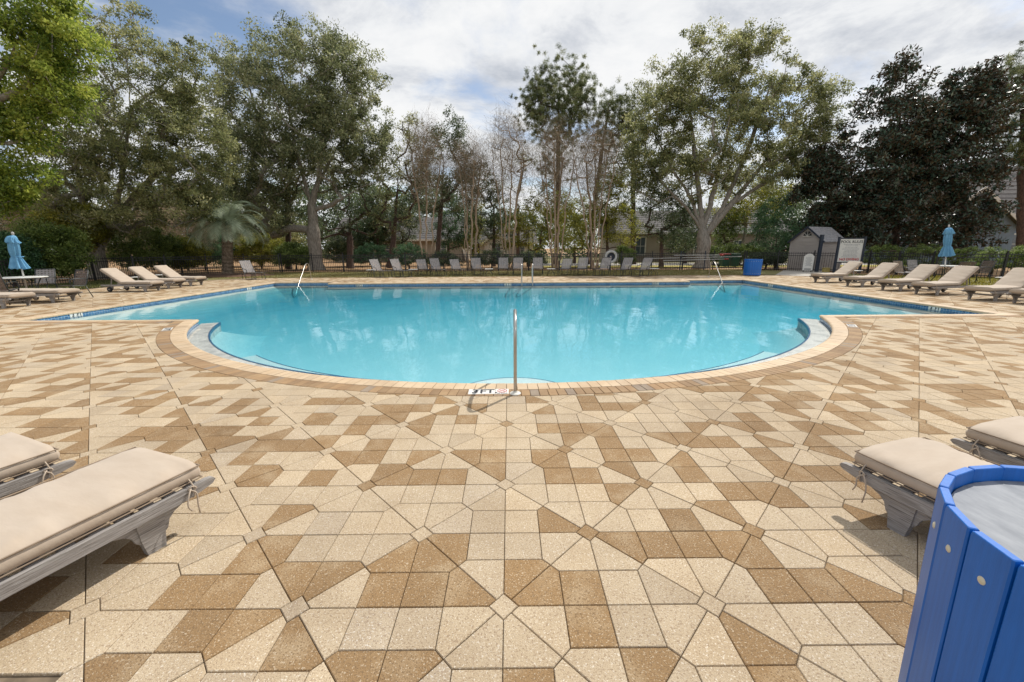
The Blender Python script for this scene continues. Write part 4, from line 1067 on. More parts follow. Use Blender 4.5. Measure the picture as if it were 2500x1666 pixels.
def roof_pitch(mb, a, b, c, d, th=.06): pass
def shed():
    cr = Vector((20.15, 26.4)); u = Vector((-.43, .90)).normalized(); v = Vector((.9, .43)).normalized()   # u along the gable (away), v along the side
    W, L, ze, zr = 1.95, 2.45, 1.95, 2.78
    t = thing('garden_shed', 'grey clapboard shed with dark shingle gable roof behind the rules sign', 'shed', (cr.x, cr.y, -.05), math.atan2(v.y, v.x))
    # local: x along the side (v), y along the gable (u)
    body = MB(); body.prism([(0, 0, 0), (0, W, 0), (0, W, ze), (0, W/2, zr), (0, 0, ze)], (L, 0, 0)); ob('wall', body.mesh('wall', m_siding), t)
    nb2 = 15
    for k in range(nb2):                                    # clapboards, gable and long side
        z = .05+k*.13
        if z < ze-.05: mb = MB(); mb.box((L/2, -.012, z+.055), (L+.01, .02, .118), Matrix.Rotation(.09, 3, 'X')); ob('clapboard', mb.mesh('clapboard', m_siding), t)
        f = 1 if z+.12 < ze else max(.05, (zr-z-.12)/(zr-ze))
        if z < zr-.2: mb = MB(); mb.box((-.012, W/2, z+.055), (.02, W*f+.01, .118), Matrix.Rotation(-.09, 3, 'Y')); ob('clapboard', mb.mesh('clapboard', m_siding), t)
    rf = None
    for s in (0, 1):
        y0, y1 = (-.16, W/2) if s == 0 else (W+.16, W/2); sl = (zr-ze)/(W/2)
        z0_ = ze-.16*sl
        mb = MB(); mb.prism([(-.14, y0, z0_+.03), (-.14, y1, zr+.03), (-.14, y1, zr+.08), (-.14, y0, z0_+.08)], (L+.28, 0, 0)); o = ob('roof', mb.mesh('roof', m_shroof), t)
        if s == 0:
            n = 9
            for k in range(n):
                f0, f1 = k/n, (k+1)/n; ya, yb = y0+(y1-y0)*f0, y0+(y1-y0)*f1+.02; za, zb = z0_+(zr-z0_)*f0+.10, z0_+(zr-z0_)*f1+.088
                x = -.14; gsh = random.Random(k)
                while x < L+.13:
                    d = min(gsh.uniform(.22, .36), L+.14-x); mb = MB(); mb.add([(x+.004, ya, za), (x+d, ya, za), (x+d, yb, zb), (x+.004, yb, zb), (x+.004, ya, za-.02), (x+d, ya, za-.02), (x+d, yb, zb-.02), (x+.004, yb, zb-.02)], [(0, 1, 2, 3), (4, 5, 1, 0), (5, 6, 2, 1), (7, 4, 0, 3)]); ob('shingle', mb.mesh('shingle', m_shroof, fix=False), o); x += d
    for a, b in (((-.165, -.16, ze-.16*(zr-ze)/(W/2)+.04), (-.165, W/2, zr+.06)), ((-.165, W+.16, ze-.16*(zr-ze)/(W/2)+.04), (-.165, W/2, zr+.06))):
        mb = MB(); mb.bar(a, b, .04, .09); ob('barge_board', mb.mesh('barge_board', m_navy), t)
    mb = MB()
    fan = [(-.03, W/2+.24*math.cos(a), zr-.52+.24*math.sin(a)*1.35) for a in [math.pi*k/10 for k in range(11)]]
    mb.prism(fan, (-.02, 0, 0)); fo = ob('fan_window', mb.mesh('fan_window', m_black), t)
    for k in (2, 5, 8): mb = MB(); mb.bar((-.055, W/2, zr-.51), fan[k] if False else (-.055, fan[k][1], fan[k][2]), .02, .02); ob('muntin', mb.mesh('muntin', m_trim), fo)
    mb = MB(); mb.bar((-.055, W/2-.27, zr-.53), (-.055, W/2+.27, zr-.53), .03, .04); ob('sill', mb.mesh('sill', m_trim), fo)
    for y in (0, W):
        mb = MB(); mb.box((-.02, y, ze/2), (.05, .07, ze)); ob('corner_board', mb.mesh('corner_board', m_siding), t)
shed()

# ------------------------------------------------------------------ life ring and rescue poles
LY = 28.6; c = A(1404, 590.5, LY); Rr = .36
lr = thing('life_ring', 'white life ring with rope hung on a stand by the back fence', 'life ring', c)
n, m = 40, 12; rings = []
for i in range(n+1):
    a = 2*math.pi*i/n; rings.append([((Rr+.085*math.cos(b))*math.cos(a), .055*math.sin(b), (Rr+.085*math.cos(b))*math.sin(a)) for b in [2*math.pi*k/m for k in range(m)]])
me = sweep(rings, False).mesh('float', m_alu); me.shade_smooth(); ob('float', me, lr)
for k in range(4):
    a = math.pi/4+k*math.pi/2
    mb = MB(); mb.tube([((Rr+.092*math.cos(b))*math.cos(a), .062*math.sin(b), (Rr+.092*math.cos(b))*math.sin(a)) for b in [2*math.pi*i/12 for i in range(13)]], .016, 6, cap=False); ob('band', mb.mesh('band', m_trim), lr)
    mb = MB(); mb.tube([((Rr+.10+.07*math.sin(math.pi*j/8))*math.cos(a+math.pi/2*j/8), 0, (Rr+.10+.07*math.sin(math.pi*j/8))*math.sin(a+math.pi/2*j/8)) for j in range(9)], .009, 5); ob('rope', mb.mesh('rope', m_alu), lr)
st = thing('ring_stand', 'dark post with backing disc carrying the white life ring', 'stand', (c.x, LY+.1, -.02))
mb = MB(); mb.box((0, .03, (c.z+.1)/2), (.07, .06, c.z+.1)); ob('post', mb.mesh('post', m_navy), st)
mb = MB(); rr_ = [(.30*math.cos(a), -.005, c.z+.02+.30*math.sin(a)) for a in [2*math.pi*k/24 for k in range(24)]]; mb.prism(rr_, (0, .015, 0)); ob('disc', mb.mesh('disc', m_navy), st)
mb = MB(); mb.box((.0, -.02, c.z-.02), (.09, .02, .2)); ob('emblem', mb.mesh('emblem', m_alu), st)
mb = MB(); mb.box((.0, -.03, c.z-.04), (.06, .02, .09)); ob('emblem', mb.mesh('emblem', m_red), st)
def long_pole(a, b, label, hook=False):
    a, b = Vector(a), Vector(b); t = thing('rescue_pole', label, 'pole', (a+b)/2); o = (a+b)/2
    mb = MB(); mb.tube([a-o, b-o], .022, 8); ob('shaft', mb.mesh('shaft', m_alu, smooth=True), t)
    mb = MB(); d = (b-a).normalized(); mb.tube([b-o-d*.22, b-o+d*.06], .03, 8); ob('grip', mb.mesh('grip', m_red if not hook else m_alu, smooth=True), t)
    if hook: mb = MB(); mb.tube([a-o, a-o-d*.12+Vector((0, 0, -.03)), a-o-d*.2+Vector((0, 0, -.16)), a-o-d*.08+Vector((0, 0, -.25))], .012, 6); ob('hook', mb.mesh('hook', m_alu, smooth=True), t)
long_pole(A(1549, 587, 28.2), A(1662, 586.5, 28.0), 'upper white rescue pole with a red grip hung along the back fence')
long_pole(A(1490, 594.5, 28.5), A(1702, 590, 28.0), 'long white rescue pole with hook, hung just below the red gripped pole', True)
long_pole(A(1524, 599.5, 28.3), A(1672, 595.5, 28.1), 'lowest of the three white poles on the back fence')
for px in (1566, 1622):
    p = A(px, 590, 28.15); hk = thing('pole_bracket', f'dark bracket post holding the white rescue poles, {"toward the ring" if px < 1600 else "toward the blue bin"}', 'bracket', (p.x, 28.2, -.02))
    mb = MB(); mb.box((0, .06, .66), (.06, .06, 1.32)); ob('post', mb.mesh('post', m_navy), hk)
    mb = MB(); mb.box((0, 0, 1.0), (.05, .16, .03)); mb.box((0, 0, .86), (.05, .16, .03)); ob('hook', mb.mesh('hook', m_navy), hk)

# ------------------------------------------------------------------ houses behind the trees
m_beige = mat('house_stucco', (.38, .33, .265), (.32, .275, .22), rough=.9, scale=1)
m_brickw = mat('house_brick', (.36, .30, .26), (.26, .21, .19), rough=.9, scale=14, stretch=(1, 1, 3))
m_hroof = mat('house_roof', (.135, .125, .125), (.09, .085, .085), rough=.9, scale=4, tintmix=TV)
m_glass = mat('window_glass', (.08, .10, .12), rough=.1, spec=.8)
m_bluew = mat('blue_siding', (.16, .205, .265), (.13, .17, .22), rough=.7, scale=2)
m_whitew = mat('white_wall', (.66, .64, .60), (.60, .58, .54), rough=.8, scale=1)
def house(label, x0, x1, Y, depth, zw, zr, wall, windows=(), gables=(), lean_=0., base_brick=0., rz=0.):
    cx = (x0+x1)/2; W = x1-x0
    t = thing('house', label, 'house', (cx, Y, -.06), rz)
    mb = MB(); mb.box((0, depth/2, zw/2), (W, depth, zw)); wl = ob('wall', mb.mesh('wall', wall), t)
    if base_brick: mb = MB(); mb.box((0, -.06, base_brick/2), (W+.05, .14, base_brick)); ob('brick_base', mb.mesh('brick_base', m_brickw), t)
    e = .5
    mb = MB(); mb.prism([(-W/2-e, -e, zw-.05), (-W/2-e, depth/2, zr), (-W/2-e, depth+e, zw-.05)], (W+2*e, 0, 0)); rf = ob('roof', mb.mesh('roof', m_hroof), t)
    n = 12                                                  # shingle courses on the slope in view
    for k in range(n):
        f0, f1 = k/n, (k+1)/n; ya, yb = -e+(depth/2+e)*f0, -e+(depth/2+e)*f1; za, zb = zw-.05+(zr-zw+.05)*f0, zw-.05+(zr-zw+.05)*f1
        mb = MB(); mb.add([(-W/2-e, ya-.02, za+.05), (W/2+e, ya-.02, za+.05), (W/2+e, yb, zb+.025), (-W/2-e, yb, zb+.025), (-W/2-e, ya-.02, za+.005), (W/2+e, ya-.02, za+.005)], [(0, 1, 2, 3), (4, 5, 1, 0)]); ob('shingle_course', mb.mesh('shingle_course', m_hroof, fix=False), rf)
    mb = MB(); mb.box((0, -e-.04, zw-.08), (W+2*e, .06, .2)); ob('fascia', mb.mesh('fascia', m_trim), t)
    for (wx, wz, ww_, wh) in windows:
        mb = MB(); mb.box((wx, -.07, wz), (ww_+.24, .12, wh+.24)); f = ob('window', mb.mesh('window', m_trim), t)
        for i in (-1, 1):
            for j in (-1, 1): mb = MB(); mb.box((wx+i*ww_/4, -.125, wz+j*wh/4), (ww_/2-.04, .02, wh/2-.04)); ob('pane', mb.mesh('pane', m_glass), f)
        mb = MB(); mb.box((wx, -.14, wz-wh/2-.14), (ww_+.34, .16, .07)); ob('sill', mb.mesh('sill', m_trim), f)
    for (gx, gw, gz, ga, gm) in gables:                     # projecting gable: centre, width, eave, apex
        mb = MB(); mb.prism([(gx-gw/2, -1.2, 0), (gx+gw/2, -1.2, 0), (gx+gw/2, -1.2, gz), (gx, -1.2, ga), (gx-gw/2, -1.2, gz)], (0, 1.4, 0)); g_ = ob('gable', mb.mesh('gable', gm), t)
        for s in (-1, 1):
            mb = MB(); mb.prism([(gx+s*(gw/2+.35), -1.55, gz-.22), (gx, -1.55, ga+.02), (gx, -1.55, ga+.16), (gx+s*(gw/2+.35), -1.55, gz-.08)], (0, depth/2, 0)); ob('gable_roof', mb.mesh('gable_roof', m_hroof), g_)
            mb = MB(); mb.bar((gx+s*(gw/2+.35), -1.60, gz-.18), (gx, -1.60, ga+.06), .06, .26); ob('rake_board', mb.mesh('rake_board', m_whitew), g_)
        mb = MB(); mb.box((gx, -1.22, 1.1), (gw*.34, .06, 2.1)); ob('door', mb.mesh('door', m_glass if gm is not m_bluew else m_bluew), g_)
    return t
def zat(py, Y): return A(1250, py, Y).z
def xat(px, Y): return A(px, 590, Y).x
house('beige house with wide grey hipped roof behind the bare trees', xat(770, 52), xat(1062, 52), 52, 10, zat(548, 52), zat(498, 57), m_beige, windows=((5.4, 1.6, 1.3, 1.7), (-1.5, 1.5, 1.2, 1.5), (1.4, 1.5, 1.2, 1.5)))
house('white house with a gabled porch seen between bare trunks', xat(1095, 50), xat(1225, 50), 50, 8, zat(556, 50), zat(520, 54), m_whitew, windows=((1.9, 1.4, 1.0, 1.4),), gables=((-1.0, 2.8, zat(556, 50), zat(535, 50), m_whitew),))
house('stone based house with a white framed window past the life ring', xat(1422, 47), xat(1640, 47), 47, 10, zat(535, 47), zat(485, 52), m_beige, windows=((-3.1, 1.75, 1.05, 1.9), (3.6, 1.7, 1.0, 1.7)), base_brick=.75)
house('brick house with grey roof behind the spreading oak', xat(1655, 52), xat(1800, 52), 52, 10, zat(535, 52), zat(480, 57), m_brickw, windows=((-2, 1.6, 1.1, 1.5),))
house('blue grey sided house with steep white edged gable beyond the magnolias', xat(2200, 34), xat(2520, 34), 36, 9, zat(500, 36), zat(385, 40), m_bluew, windows=((.5, 1.7, 1.2, 1.6),), gables=((-4.4, 7.6, zat(522, 34), zat(436, 34), m_bluew),))
# wheelie bins beyond the fence
for k, px in enumerate((1664, 1687)):
    p = A(px, 600, 33.5); t = thing('wheelie_bin', ['dark green wheelie bin beyond the back fence, its lid edged red', 'dark green wheelie bin beyond the back fence, on the blue bin side'][k], 'bin', (p.x, 33.5, -.06), 0, 'green wheelie bins')
    mg = MATS.get('bin_green') or mat('bin_green', (.012, .10, .06), rough=.5)
    rings = [[(sx*(.25+.05*f), sy*(.28+.05*f), .06+.95*f) for sx, sy in ((-1, -1), (1, -1), (1, 1), (-1, 1))] for f in (0, .5, 1)]
    ob('body', sweep(rings).mesh('body', mg), t); mb = MB(); mb.box((0, 0, 1.04), (.66, .70, .06), bev=.02); ob('lid', mb.mesh('lid', m_red if k == 0 else mg), t)
    for s in (-1, 1): mb = MB(); mb.lathe([(.1, -.03), (.1, .03)], 14); ob('wheel', mb.mesh('wheel', m_tyre), t, (s*.28, .28, .1), (0, q90, 0))
lp = A(1737, 560, 36); t = thing('lamp_post', 'thin dark lamp post beside the spreading oak trunk', 'lamp post', (lp.x, 36, -.06))
mb = MB(); mb.tube([(0, 0, 0), (0, 0, 3.1)], .05, 8); ob('shaft', mb.mesh('shaft', m_black), t); mb = MB(); mb.lathe([(.05, 3.1), (.12, 3.15), (.15, 3.4), (.05, 3.5), (.01, 3.56)], 8); ob('lantern', mb.mesh('lantern', m_black), t)
#--PART5--
# ------------------------------------------------------------------ trees
def px_scale(Y): return K*(Y*.975+.2)/F
def blob_pts(g, blobs, n, Y, shell=.55):
    """targets spread through ellipsoids (px, py, rx, ry, [depth radius factor], [depth offset], [weight])"""
    wts = np.array([(b[2]*b[3])*(b[6] if len(b) > 6 else 1) for b in blobs], float); wts /= wts.sum()
    out = []
    for b, wt in zip(blobs, wts):
        k = max(1, int(n*wt)); dy = b[5] if len(b) > 5 else 0; rf = b[4] if len(b) > 4 else .8
        c = np.array(A(b[0], b[1], Y+dy)); s = px_scale(Y+dy)
        d = g.normal(size=(k, 3)); d /= np.linalg.norm(d, axis=1)[:, None]
        r = (shell**3+(1-shell**3)*g.random(k))**(1/3)*g.uniform(.92, 1.08, k)
        out.append(c+d*r[:, None]*np.array([b[2]*s, b[2]*s*rf, b[3]*s]))
    return np.concatenate(out)
def lump(P, sc_, seed):
    g = np.random.default_rng(seed); v = 0
    for k in range(5): f = g.normal(size=3)*sc_; v = v+np.sin(P@f+g.uniform(0, 6.28))
    return v
class Skel:
    def __init__(s, root): s.p = [np.array(root, float)]; s.par = [-1]; s.end = []
    def chain(s, start, pts):
        i = start
        for q in pts: s.p.append(np.array(q, float)); s.par.append(i); i = len(s.p)-1
        return i
    def limb(s, pts, g, wob=.025):
        pts = [np.array(q, float) for q in pts]; P = np.array(s.p); i = int(np.argmin(((P-pts[0])**2).sum(1))); prev = s.p[i]
        for q in pts[1:]:
            L = np.linalg.norm(q-prev); n = max(2, int(L/.45)); base = prev
            seq = [base+(q-base)*(k/n)+g.normal(size=3)*wob*(k < n)*min(1, L) for k in range(1, n+1)]
            i = s.chain(i, seq); prev = s.p[i]
        s.end.append(i); return i
    def reach(s, T, g, up=.12, wob=.035, minz=1.2, seg=.55, bias=.35):
        c = np.array(s.p[0]); T = T[np.argsort(((T-c)**2).sum(1))]
        cap = len(s.p)+len(T)*30+10; P = np.zeros((cap, 3)); P[:len(s.p)] = s.p; n = len(s.p)
        root = P[0]; tips = []
        dist = np.zeros(cap)
        for i in range(1, n): dist[i] = dist[s.par[i]]+np.linalg.norm(P[i]-P[s.par[i]])
        for t in T:
            d = np.linalg.norm(P[:n]-t, axis=1)+bias*.3*dist[:n]*0
            pen = np.where(P[:n, 2] < minz, 50, 0)+np.where(P[:n, 2] > t[2]+.6, .8*(P[:n, 2]-t[2]), 0)
            i = int(np.argmin(d+pen)); a = P[i].copy(); L = np.linalg.norm(t-a); m = max(1, min(20, int(L/seg)))
            for k in range(1, m+1):
                f = k/m; q = a+(t-a)*f; q = q+np.array([0, 0, up*L*np.sin(np.pi*f)*.6])+g.normal(size=3)*wob*(k < m)
                P[n] = q; s.par.append(i); dist[n] = dist[i]+np.linalg.norm(q-P[i]); i = n; n += 1
            tips.append(i)
        s.p = list(P[:n]); return tips
    def mesh(s, name, m, r0, tip=.006, ex=.60, nside=6, flare=1.0, minr=None):
        n = len(s.p); P = np.array(s.p); ch = [[] for _ in range(n)]
        for i in range(1, n): ch[s.par[i]].append(i)
        cnt_ = np.zeros(n)
        for i in range(n-1, -1, -1): cnt_[i] = max(1, sum(cnt_[c] for c in ch[i]))
        rad = np.maximum(tip, r0*(cnt_/cnt_[0])**ex)
        for i in range(n):
            if P[i][2] < .7: rad[i] *= 1+.45*flare*(1-max(0, P[i][2])/.7)**2
        mb = MB(); stack = [(0, None)]
        while stack:
            i, pre = stack.pop(); run = ([pre] if pre is not None else [])+[i]; rr = ([min(rad[i]*1.02, rad[pre])] if pre is not None else [])+[rad[i]]
            while ch[i]:
                c = sorted(ch[i], key=lambda q: -cnt_[q])
                for o_ in c[1:]: stack.append((o_, i))
                i = c[0]; run.append(i); rr.append(rad[i])
            if len(run) > 1: mb.tube([P[k] for k in run], [float(x) for x in rr], (10 if rr[0] > .12 else 6 if rr[0] > .04 else 4 if rr[0] > .018 else 3), cap=False)
        me = mb.mesh(name, m, fix=False); me.shade_smooth(); return me
def leaf_mesh(name, T, g, per, rc, size, m, flat=.75, up=.4, aspect=.45, tl=None, jit=.35, droop=0., bright=None):
    """T clump centres; per leaves in each; diamond leaves"""
    k = len(T); n = k*per
    cidx = np.repeat(np.arange(k), per)
    d = g.normal(size=(n, 3)); d /= np.linalg.norm(d, axis=1)[:, None]
    rcs = rc*g.uniform(.55, 1.25, k)
    off = d*(g.random(n)**.55)[:, None]*rcs[cidx][:, None]*np.array([1, 1, flat])
    P = T[cidx]+off
    ax = d*.8+g.normal(size=(n, 3))*.7+np.array([0, 0, -droop]); ax /= np.linalg.norm(ax, axis=1)[:, None]
    nr = g.normal(size=(n, 3))+np.array([0, 0, up*2]); nr -= ax*(nr*ax).sum(1)[:, None]; nr /= np.linalg.norm(nr, axis=1)[:, None]
    sd = np.cross(ax, nr); L = size*g.uniform(.6, 1.3, n)
    w_ = (L*aspect*.5)[:, None]; L = L[:, None]
    v = np.stack([P-ax*L*.5, P+sd*w_-nr*L*.06, P+ax*L*.5, P-sd*w_-nr*L*.06], 1).reshape(-1, 3)
    ct = g.uniform(0, 1, k)
    t = np.clip(.5+(ct[cidx]-.5)*(1-jit)*1.1+(g.random(n)-.5)*jit*2.2+.10*off[:, 2]/rc, 0, 1)  # random tint, plus painted top light: leaves higher in a clump lighter
    if bright is not None: t = np.clip(t+bright[cidx], 0, 1)
    return raw_mesh(name, v, np.arange(4*n).reshape(-1, 4), m, np.repeat(t, 4))
L_oak = leafmat('oak_leaf', (.082, .105, .040), (.36, .375, .165), (.55, .53, .28), trans=.5)
L_oak2 = leafmat('oak_leaf_grey', (.076, .100, .045), (.33, .355, .175), (.50, .49, .29), trans=.5)
L_bright = leafmat('bright_leaf', (.09, .15, .025), (.40, .48, .08), (.58, .61, .14), trans=.5)
L_dark = leafmat('dark_leaf', (.034, .060, .028), (.135, .185, .085), (.24, .27, .13), trans=.4)
L_mag = leafmat('magnolia_leaf', (.024, .054, .034), (.080, .130, .086), (.17, .20, .14), trans=.2, rough=.36, under=(.080, .058, .034))
L_olive = leafmat('olive_leaf', (.08, .10, .016), (.33, .33, .05), (.50, .46, .09), trans=.5)
L_holly = leafmat('holly_leaf', (.028, .078, .034), (.11, .215, .095), (.17, .28, .14), trans=.4)
L_hedge = leafmat('hedge_leaf', (.05, .09, .018), (.23, .31, .075), (.36, .43, .15), trans=.4)
L_needle = leafmat('pine_needle', (.055, .080, .026), (.21, .245, .10), (.32, .32, .15), trans=.35)
L_dry = leafmat('dry_vine', (.19, .135, .09), (.50, .39, .265), (.62, .51, .36), trans=.4)
L_palm = leafmat('palm_leaf', (.24, .31, .21), (.52, .60, .43), (.66, .71, .55), trans=.35)
def gpt(px, py): v = Gs(px*K, py*K); return v
def tree(name, label, base, r0, limbs, blobs, nT, per, rc, size, leafm, bark, seed, Y, group=None, thin=None, shell=.5, cat='tree', wob=.025, tip=.006, up=.12, **kw):
    g = np.random.default_rng(seed); b = np.array(base, float)
    t = thing(name, label, cat, b, 0, group)
    sk = Skel(b)
    for lm in limbs: sk.limb([b if q == 'b' else np.array(A(q[0], q[1], Y+(q[2] if len(q) > 2 else 0))) for q in lm], g, wob)
    T = blob_pts(g, blobs, nT, Y, shell)
    if thin: T = T[lump(T, thin[0], seed+5) > thin[1]]
    T = T[T[:, 2] > .4]
    sk.reach(T, g, up=up)
    tm = sk.mesh('trunk', bark, r0, tip); tm.transform(Matrix.Translation(-Vector(b))); ob('trunk', tm, t)
    if per:
        cm = leaf_mesh('crown', T, g, per, rc, size, leafm, **kw); cm.transform(Matrix.Translation(-Vector(b))); ob('crown', cm, t)
    return t
# --- big leafy trees
tree('broadleaf_tree', 'bright yellow green leafy tree overhanging the leaning umbrella corner', (-25.5, 18.5, -.06), .28,
     [['b', (-90, 430), (-40, 250), (30, 120)], [(-60, 330), (20, 330)], [(-40, 250), (60, 200), (120, 120)], [(-40, 250), (-120, 120)]],
     [(40, 100, 150, 130, .7), (-70, 300, 120, 170, .7), (20, 330, 75, 110, .6), (100, 190, 90, 80, .6, .5), (110, 60, 85, 60, .6), (-10, 430, 70, 60, .6)], 430, 150, .60, .16, L_bright, m_oakb, 11, 18.5, shell=.35, droop=.3, thin=(1.1, -1.2), jit=.3)
b1 = gpt(226, 639)
tree('live_oak', 'wide live oak with leaning grey trunk behind the left fence', (b1.x*(b1.y+.6)/b1.y, b1.y+.6, -.06), .44,
     [['b', (218, 580), (196, 530), (160, 478), (110, 425), (70, 392)], [(196, 530), (185, 430), (160, 330)], [(218, 575), (262, 500, 1), (320, 440, 1.5), (400, 400, 2)], [(262, 500, 1), (285, 380, .5), (300, 250, .5), (290, 120, .5)], [(285, 380), (220, 270), (190, 190)], [(300, 250), (380, 190), (430, 130)], [(320, 440, 1), (430, 330, 1), (480, 300, 1)]],
     [(290, 440, 215, 95, .7), (330, 330, 200, 105, .7), (180, 290, 120, 110, .7), (320, 190, 130, 110, .7, 0, .75), (285, 80, 95, 75, .7, 0, .55), (440, 340, 95, 125, .6), (440, 170, 55, 80, .6, 0, .35), (410, 470, 90, 50, .7), (120, 460, 70, 55, .6)], 1600, 98, .50, .135, L_oak, m_oakb, 12, b1.y+.6, shell=.25, thin=(1.5, -1.1), jit=.3)
b2 = gpt(727, 613)
tree('live_oak', 'tall live oak with thick forking grey limbs beyond the palm', (b2.x*33.5/b2.y, 33.5, -.06), .50,
     [['b', (722, 560), (716, 470), (735, 400), (740, 300), (745, 180)], [(716, 470), (690, 420), (640, 370), (600, 300)], [(718, 480), (765, 470, 0), (830, 430, -.5), (905, 405, -1)], [(726, 435), (770, 350, .5), (820, 260, .5)], [(716, 470), (680, 350), (660, 220), (640, 140)], [(742, 330), (800, 210), (810, 140)]],
     [(700, 190, 175, 100, .75), (640, 275, 145, 105, .7), (780, 265, 105, 115, .7), (690, 355, 175, 90, .7), (560, 400, 80, 100, .6), (845, 350, 65, 80, .6), (600, 475, 90, 70, .6), (540, 165, 48, 55, .6, 0, .45), (755, 128, 75, 45, .6), (660, 120, 60, 40, .6, 0, .7), (510, 240, 40, 60, .6, 0, .5)], 1900, 88, .64, .18, L_oak2, m_oakb, 13, 33.5, thin=(1.3, -1.3), shell=.3, jit=.3)
b5 = gpt(1612, 616)
tree('live_oak', 'tall spreading live oak with pale fanning limbs behind the rescue poles', (b5.x*32.5/b5.y, 32.5, -.06), .50,
     [['b', (1618, 560), (1612, 520)], [(1614, 535), (1590, 460), (1545, 390), (1500, 300)], [(1614, 535), (1580, 480), (1530, 430), (1480, 370)], [(1614, 535), (1605, 430), (1590, 300), (1580, 160)], [(1614, 535), (1640, 440), (1670, 320), (1690, 180)], [(1618, 550), (1680, 470), (1750, 380), (1820, 300)], [(1618, 550), (1660, 480), (1720, 340), (1770, 200)], [(1680, 470), (1790, 400), (1880, 330)]],
     [(1620, 190, 120, 95, .8, 0, 1), (1725, 175, 85, 90, .8), (1525, 300, 90, 100, .8), (1660, 310, 150, 100, .8), (1800, 275, 105, 90, .7), (1560, 400, 100, 70, .7), (1740, 390, 120, 60, .7), (1865, 340, 70, 80, .6), (1905, 225, 60, 45, .5, 0, .5), (1725, 95, 45, 40, .6, 0, .7), (1590, 115, 50, 45, .6, 0, .7), (1480, 370, 50, 70, .6), (1840, 205, 65, 55, .5, 0, .9), (1530, 205, 55, 70, .6, 0, .9)], 2100, 82, .54, .165, L_oak, m_oakb, 14, 32.5, thin=(1.4, -1.0), shell=.2, up=.05, jit=.3)
# --- magnolias
for k, (px, Y, r, limbs, blobs, lb) in enumerate([
    (2060, 29.5, .25, [['b', (2060, 480), (2065, 300), (2085, 160)], [(2062, 380), (1990, 330)], [(2062, 400), (2130, 340)]], [(2080, 195, 55, 58, .8), (2140, 300, 70, 70, .8), (2045, 285, 85, 85, .8), (2010, 390, 110, 95, .8), (2090, 400, 100, 110, .8), (2040, 510, 120, 85, .8), (1960, 470, 85, 90, .8), (2110, 155, 30, 30, .8)], 'dark magnolia with the taller pointed top behind the shed'),
    (2215, 29.5, .25, [['b', (2215, 480), (2225, 300), (2240, 170)], [(2220, 380), (2290, 330)], [(2218, 400), (2160, 340)]], [(2242, 205, 55, 58, .8), (2215, 290, 85, 85, .8), (2180, 390, 100, 95, .8), (2245, 370, 55, 80, .8), (2195, 510, 95, 80, .8), (2250, 470, 40, 60, .8), (2165, 270, 32, 45, .8)], 'dark magnolia behind the upright blue umbrella'),
    (1905, 31, .2, [['b', (1905, 500), (1900, 420)], [(1903, 460), (1860, 430)]], [(1905, 440, 70, 65, .8), (1860, 490, 60, 70, .8), (1930, 520, 85, 70, .8), (1890, 380, 45, 40, .8)], 'lower dark magnolia between the spreading oak and the shed')]):
    p = A(px, 600, Y)
    tree('magnolia', lb, (p.x, Y, -.06), r, limbs, blobs, 680 if k < 2 else 360, 84, .62, .25, L_mag, m_pineb, 30+k, Y, group='dark magnolias', shell=.4, aspect=.42, up=.8, jit=.3, thin=(.9, -1.3))
p = A(1785, 605, 31); tree('holly_tree', 'rounded mid green holly beside the shed', (p.x, 31, -.06), .12, [['b', (1785, 520)]], [(1785, 540, 62, 62, .9), (1770, 500, 40, 45, .9), (1830, 560, 45, 40, .9)], 220, 80, .45, .12, L_holly, m_pineb, 40, 31, shell=.3)
p = A(1700, 605, 41); tree('understory_tree', 'sunlit yellow green small tree in front of the brick house', (p.x, 41, -.06), .14, [['b', (1720, 480)]], [(1730, 440, 70, 60, .9), (1790, 420, 60, 50, .9), (1670, 470, 50, 50, .9), (1750, 490, 60, 40, .9)], 190, 60, .75, .19, L_olive, m_oakb, 41, 41, shell=.3)
# --- mid trees behind
def simple(name, label, px, Y, r, crown, leafm, nT, per, rc, size, seed, bark=m_pineb, thin=None, lean_px=0, **kw):
    p = A(px, 605, Y); ty = min(b[1] for b in crown)
    return tree(name, label, (p.x, Y, -.06), r, [['b', (px+lean_px*.4, 560), (px+lean_px*.7, (560+ty)/2+40), (px+lean_px, ty+60)]], crown, nT, per, rc, size, leafm, bark, seed, Y, thin=thin, **kw)
simple('oak_tree', 'dark leafed tree with rounded crown beside the first bare crape myrtle', 1000, 37, .2, [(1020, 380, 68, 85, .8), (1035, 310, 40, 50, .8), (985, 440, 50, 50, .8), (1050, 440, 40, 45, .8)], L_dark, 260, 75, .62, .16, 50, thin=(.7, -1.8), lean_px=20)
simple('oak_tree', 'brownish thin crowned oak between the forking oak and the dark rounded tree', 893, 36, .22, [(940, 350, 58, 75, .8), (925, 430, 55, 60, .8), (900, 490, 50, 45, .8), (965, 310, 35, 40, .8)], L_oak, 260, 52, .62, .15, 51, thin=(.7, -1.2), lean_px=25)
simple('pine_trunk_tree', 'slender dark trunked tree between the forking oak and the beige house', 804, 35.5, .26, [(800, 440, 70, 60, .8), (830, 500, 60, 45, .8), (760, 520, 60, 40, .8)], L_dark, 200, 50, .6, .15, 52, thin=(.7, -1.), shell=.4)
simple('slender_tree', 'slender reddish dark trunk beside the palm, thin leafy top', 662, 35, .22, [(640, 420, 60, 60, .8), (680, 370, 60, 60, .8)], L_dark, 130, 40, .6, .15, 53, thin=(.7, -1.))
simple('evergreen_tree', 'olive green evergreen behind the third crape myrtle', 1215, 36, .14, [(1225, 520, 62, 58, .8), (1250, 460, 45, 40, .8), (1180, 540, 45, 45, .8), (1290, 530, 55, 55, .8)], L_olive, 260, 58, .5, .14, 54, shell=.35)
